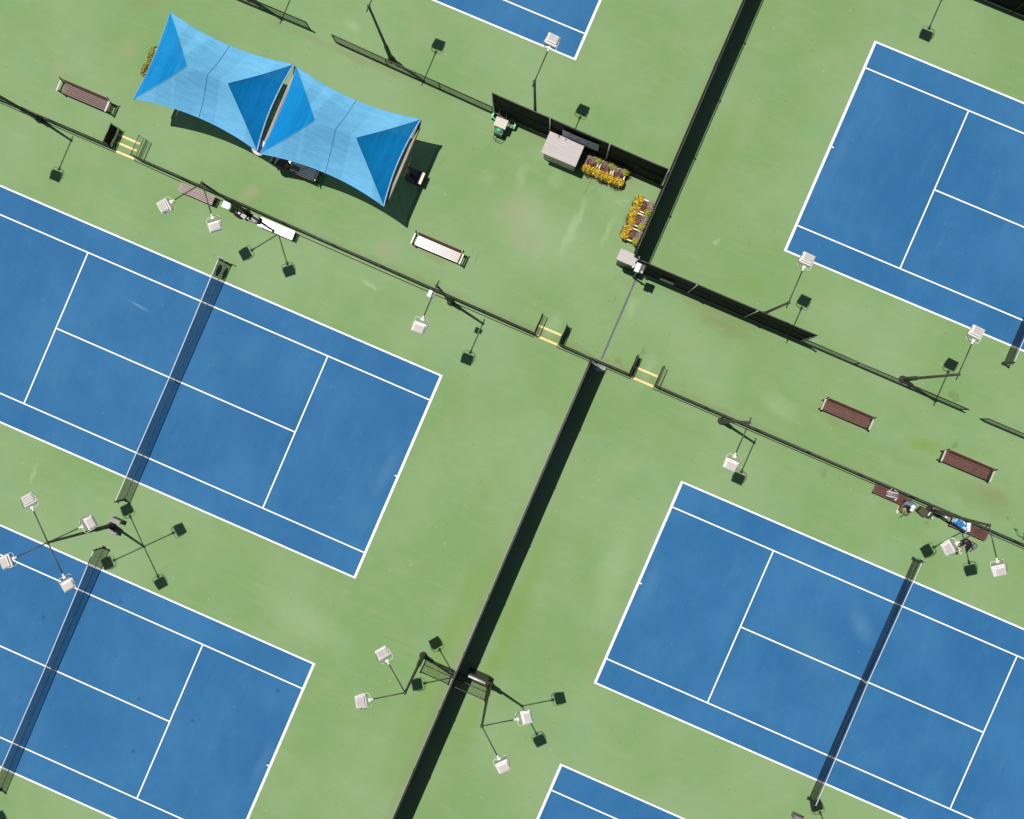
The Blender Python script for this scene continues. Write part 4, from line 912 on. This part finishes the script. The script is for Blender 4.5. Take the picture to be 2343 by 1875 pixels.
# sitting on the bench end, bent forward over the legs, facing the court (-y)
P = thing("person", "seated person in grey-blue shirt and white cap leaning forward on the bench", "person", (17.74, 2.86, 0))
J = dict(pelvis=(0.0, 0.02, 0.56), waist=(0.0, -0.03, 0.70), chest=(0.0, -0.05, 0.92), neck=(0.02, -0.08, 1.07), jaw=(0.05, -0.13, 1.13), head=(0.06, -0.14, 1.20), crown=(0.065, -0.12, 1.27), nose=(0.07, -0.25, 1.15),
         shL=(0.20, -0.06, 1.00), elL=(0.36, -0.16, 0.78), wrL=(0.26, -0.42, 0.66), shR=(-0.20, -0.06, 1.00), elR=(-0.27, -0.30, 0.74), wrR=(-0.10, -0.45, 0.60),
         hiL=(0.10, -0.02, 0.54), knL=(0.28, -0.36, 0.52), anL=(0.42, -0.26, 0.09), toL=(0.47, -0.38, 0.05), hiR=(-0.10, -0.02, 0.54), knR=(-0.16, -0.44, 0.52), anR=(-0.09, -0.52, 0.09), toR=(-0.06, -0.66, 0.05))
J['anR'] = (-0.10, -0.40, 0.09); J['toR'] = (-0.10, -0.55, 0.05)
figure(P, J, SKIN2)
skin("shirt", [(0.02, 0.02, 0.56, (0.175, 0.145)), (0.02, -0.02, 0.72, (0.18, 0.145)), (0.02, -0.04, 0.93, (0.20, 0.155)), (0.01, -0.07, 1.03, 0.080), (0.22, -0.05, 1.005, 0.095), (0.31, -0.10, 0.88, 0.082), (-0.20, -0.05, 1.005, 0.095), (-0.25, -0.18, 0.87, 0.074)],
     [(0, 1), (1, 2), (2, 3), (2, 4), (4, 5), (2, 6), (6, 7)], SHIRTG, P)
skin("shorts", [(0, 0.02, 0.55, (0.150, 0.115)), (0.11, -0.05, 0.54, 0.105), (0.25, -0.30, 0.53, 0.085), (-0.10, -0.05, 0.54, 0.105), (-0.15, -0.36, 0.53, 0.085)], [(0, 1), (1, 2), (0, 3), (3, 4)], NAVY, P)
chain("knee_sleeve", [(0.28, -0.36, 0.50, 0.072), (0.36, -0.31, 0.30, 0.064), (0.41, -0.27, 0.14, 0.052)], TEAL, P)
for s, m in (('L', WHITE), ('R', SHOEC)): shoe(P, J['an' + s], J['to' + s], m)
b = MB(); b.lathe((0.06, -0.13, 1.215), [(0.116, 0), (0.114, 0.05), (0.085, 0.095), (0.02, 0.115)], 16); cp = b.build("cap", CAPW, P, True)
MB().grid(lambda u, v: (0.07 + (u - .5) * 0.18 * (1 - 0.3 * v * v), -0.23 - 0.12 * v, 1.225 - 0.02 * v - 0.02 * (2 * u - 1) ** 2), 8, 4).build("visor", CAPW, cp, True)
skin("hair", [(0.05, -0.09, 1.20, 0.098), (0.04, -0.06, 1.13, 0.07)], [(0, 1)], HAIR, P)
t = thing("tennis_racket", "brown-framed racket held low by the seated person", "racket", (17.98, 2.42, 0.35), 0.9)
b = MB(); b.tube([(0.13 * math.cos(2 * math.pi * k / 20), 0.10 * math.sin(2 * math.pi * k / 20), 0) for k in range(21)], 0.012, 6, False); b.build("hoop", BROWND, t, True)
MB().tube([(-0.13, 0, 0), (-0.20, 0.0, 0.05), (-0.42, 0.02, 0.24)], 0.015, 6).build("handle", BLACKP, t, True)
MB().quad([(-0.11, -0.07, 0), (0.11, -0.07, 0), (0.11, 0.07, 0), (-0.11, 0.07, 0)], [(0, 0), (0.22, 0), (0.22, 0.14), (0, 0.14)]).build("strings", CHAINC, t)
t = thing("spare_shoe", "cream shoe standing on the ground left of the seated person", "shoe", (17.66, 2.30, 0), 0.2)
skin("shoe_body", [(0.0, 0.10, 0.055, 0.045), (0, 0.0, 0.055, 0.052), (0, -0.12, 0.045, 0.040)], [(0, 1), (1, 2)], SHOEC, t)
MB().tube([(-0.03, 0.06, 0.09), (0, -0.02, 0.11), (0.03, 0.06, 0.09)], 0.008, 5).build("lace", WHITE, t)
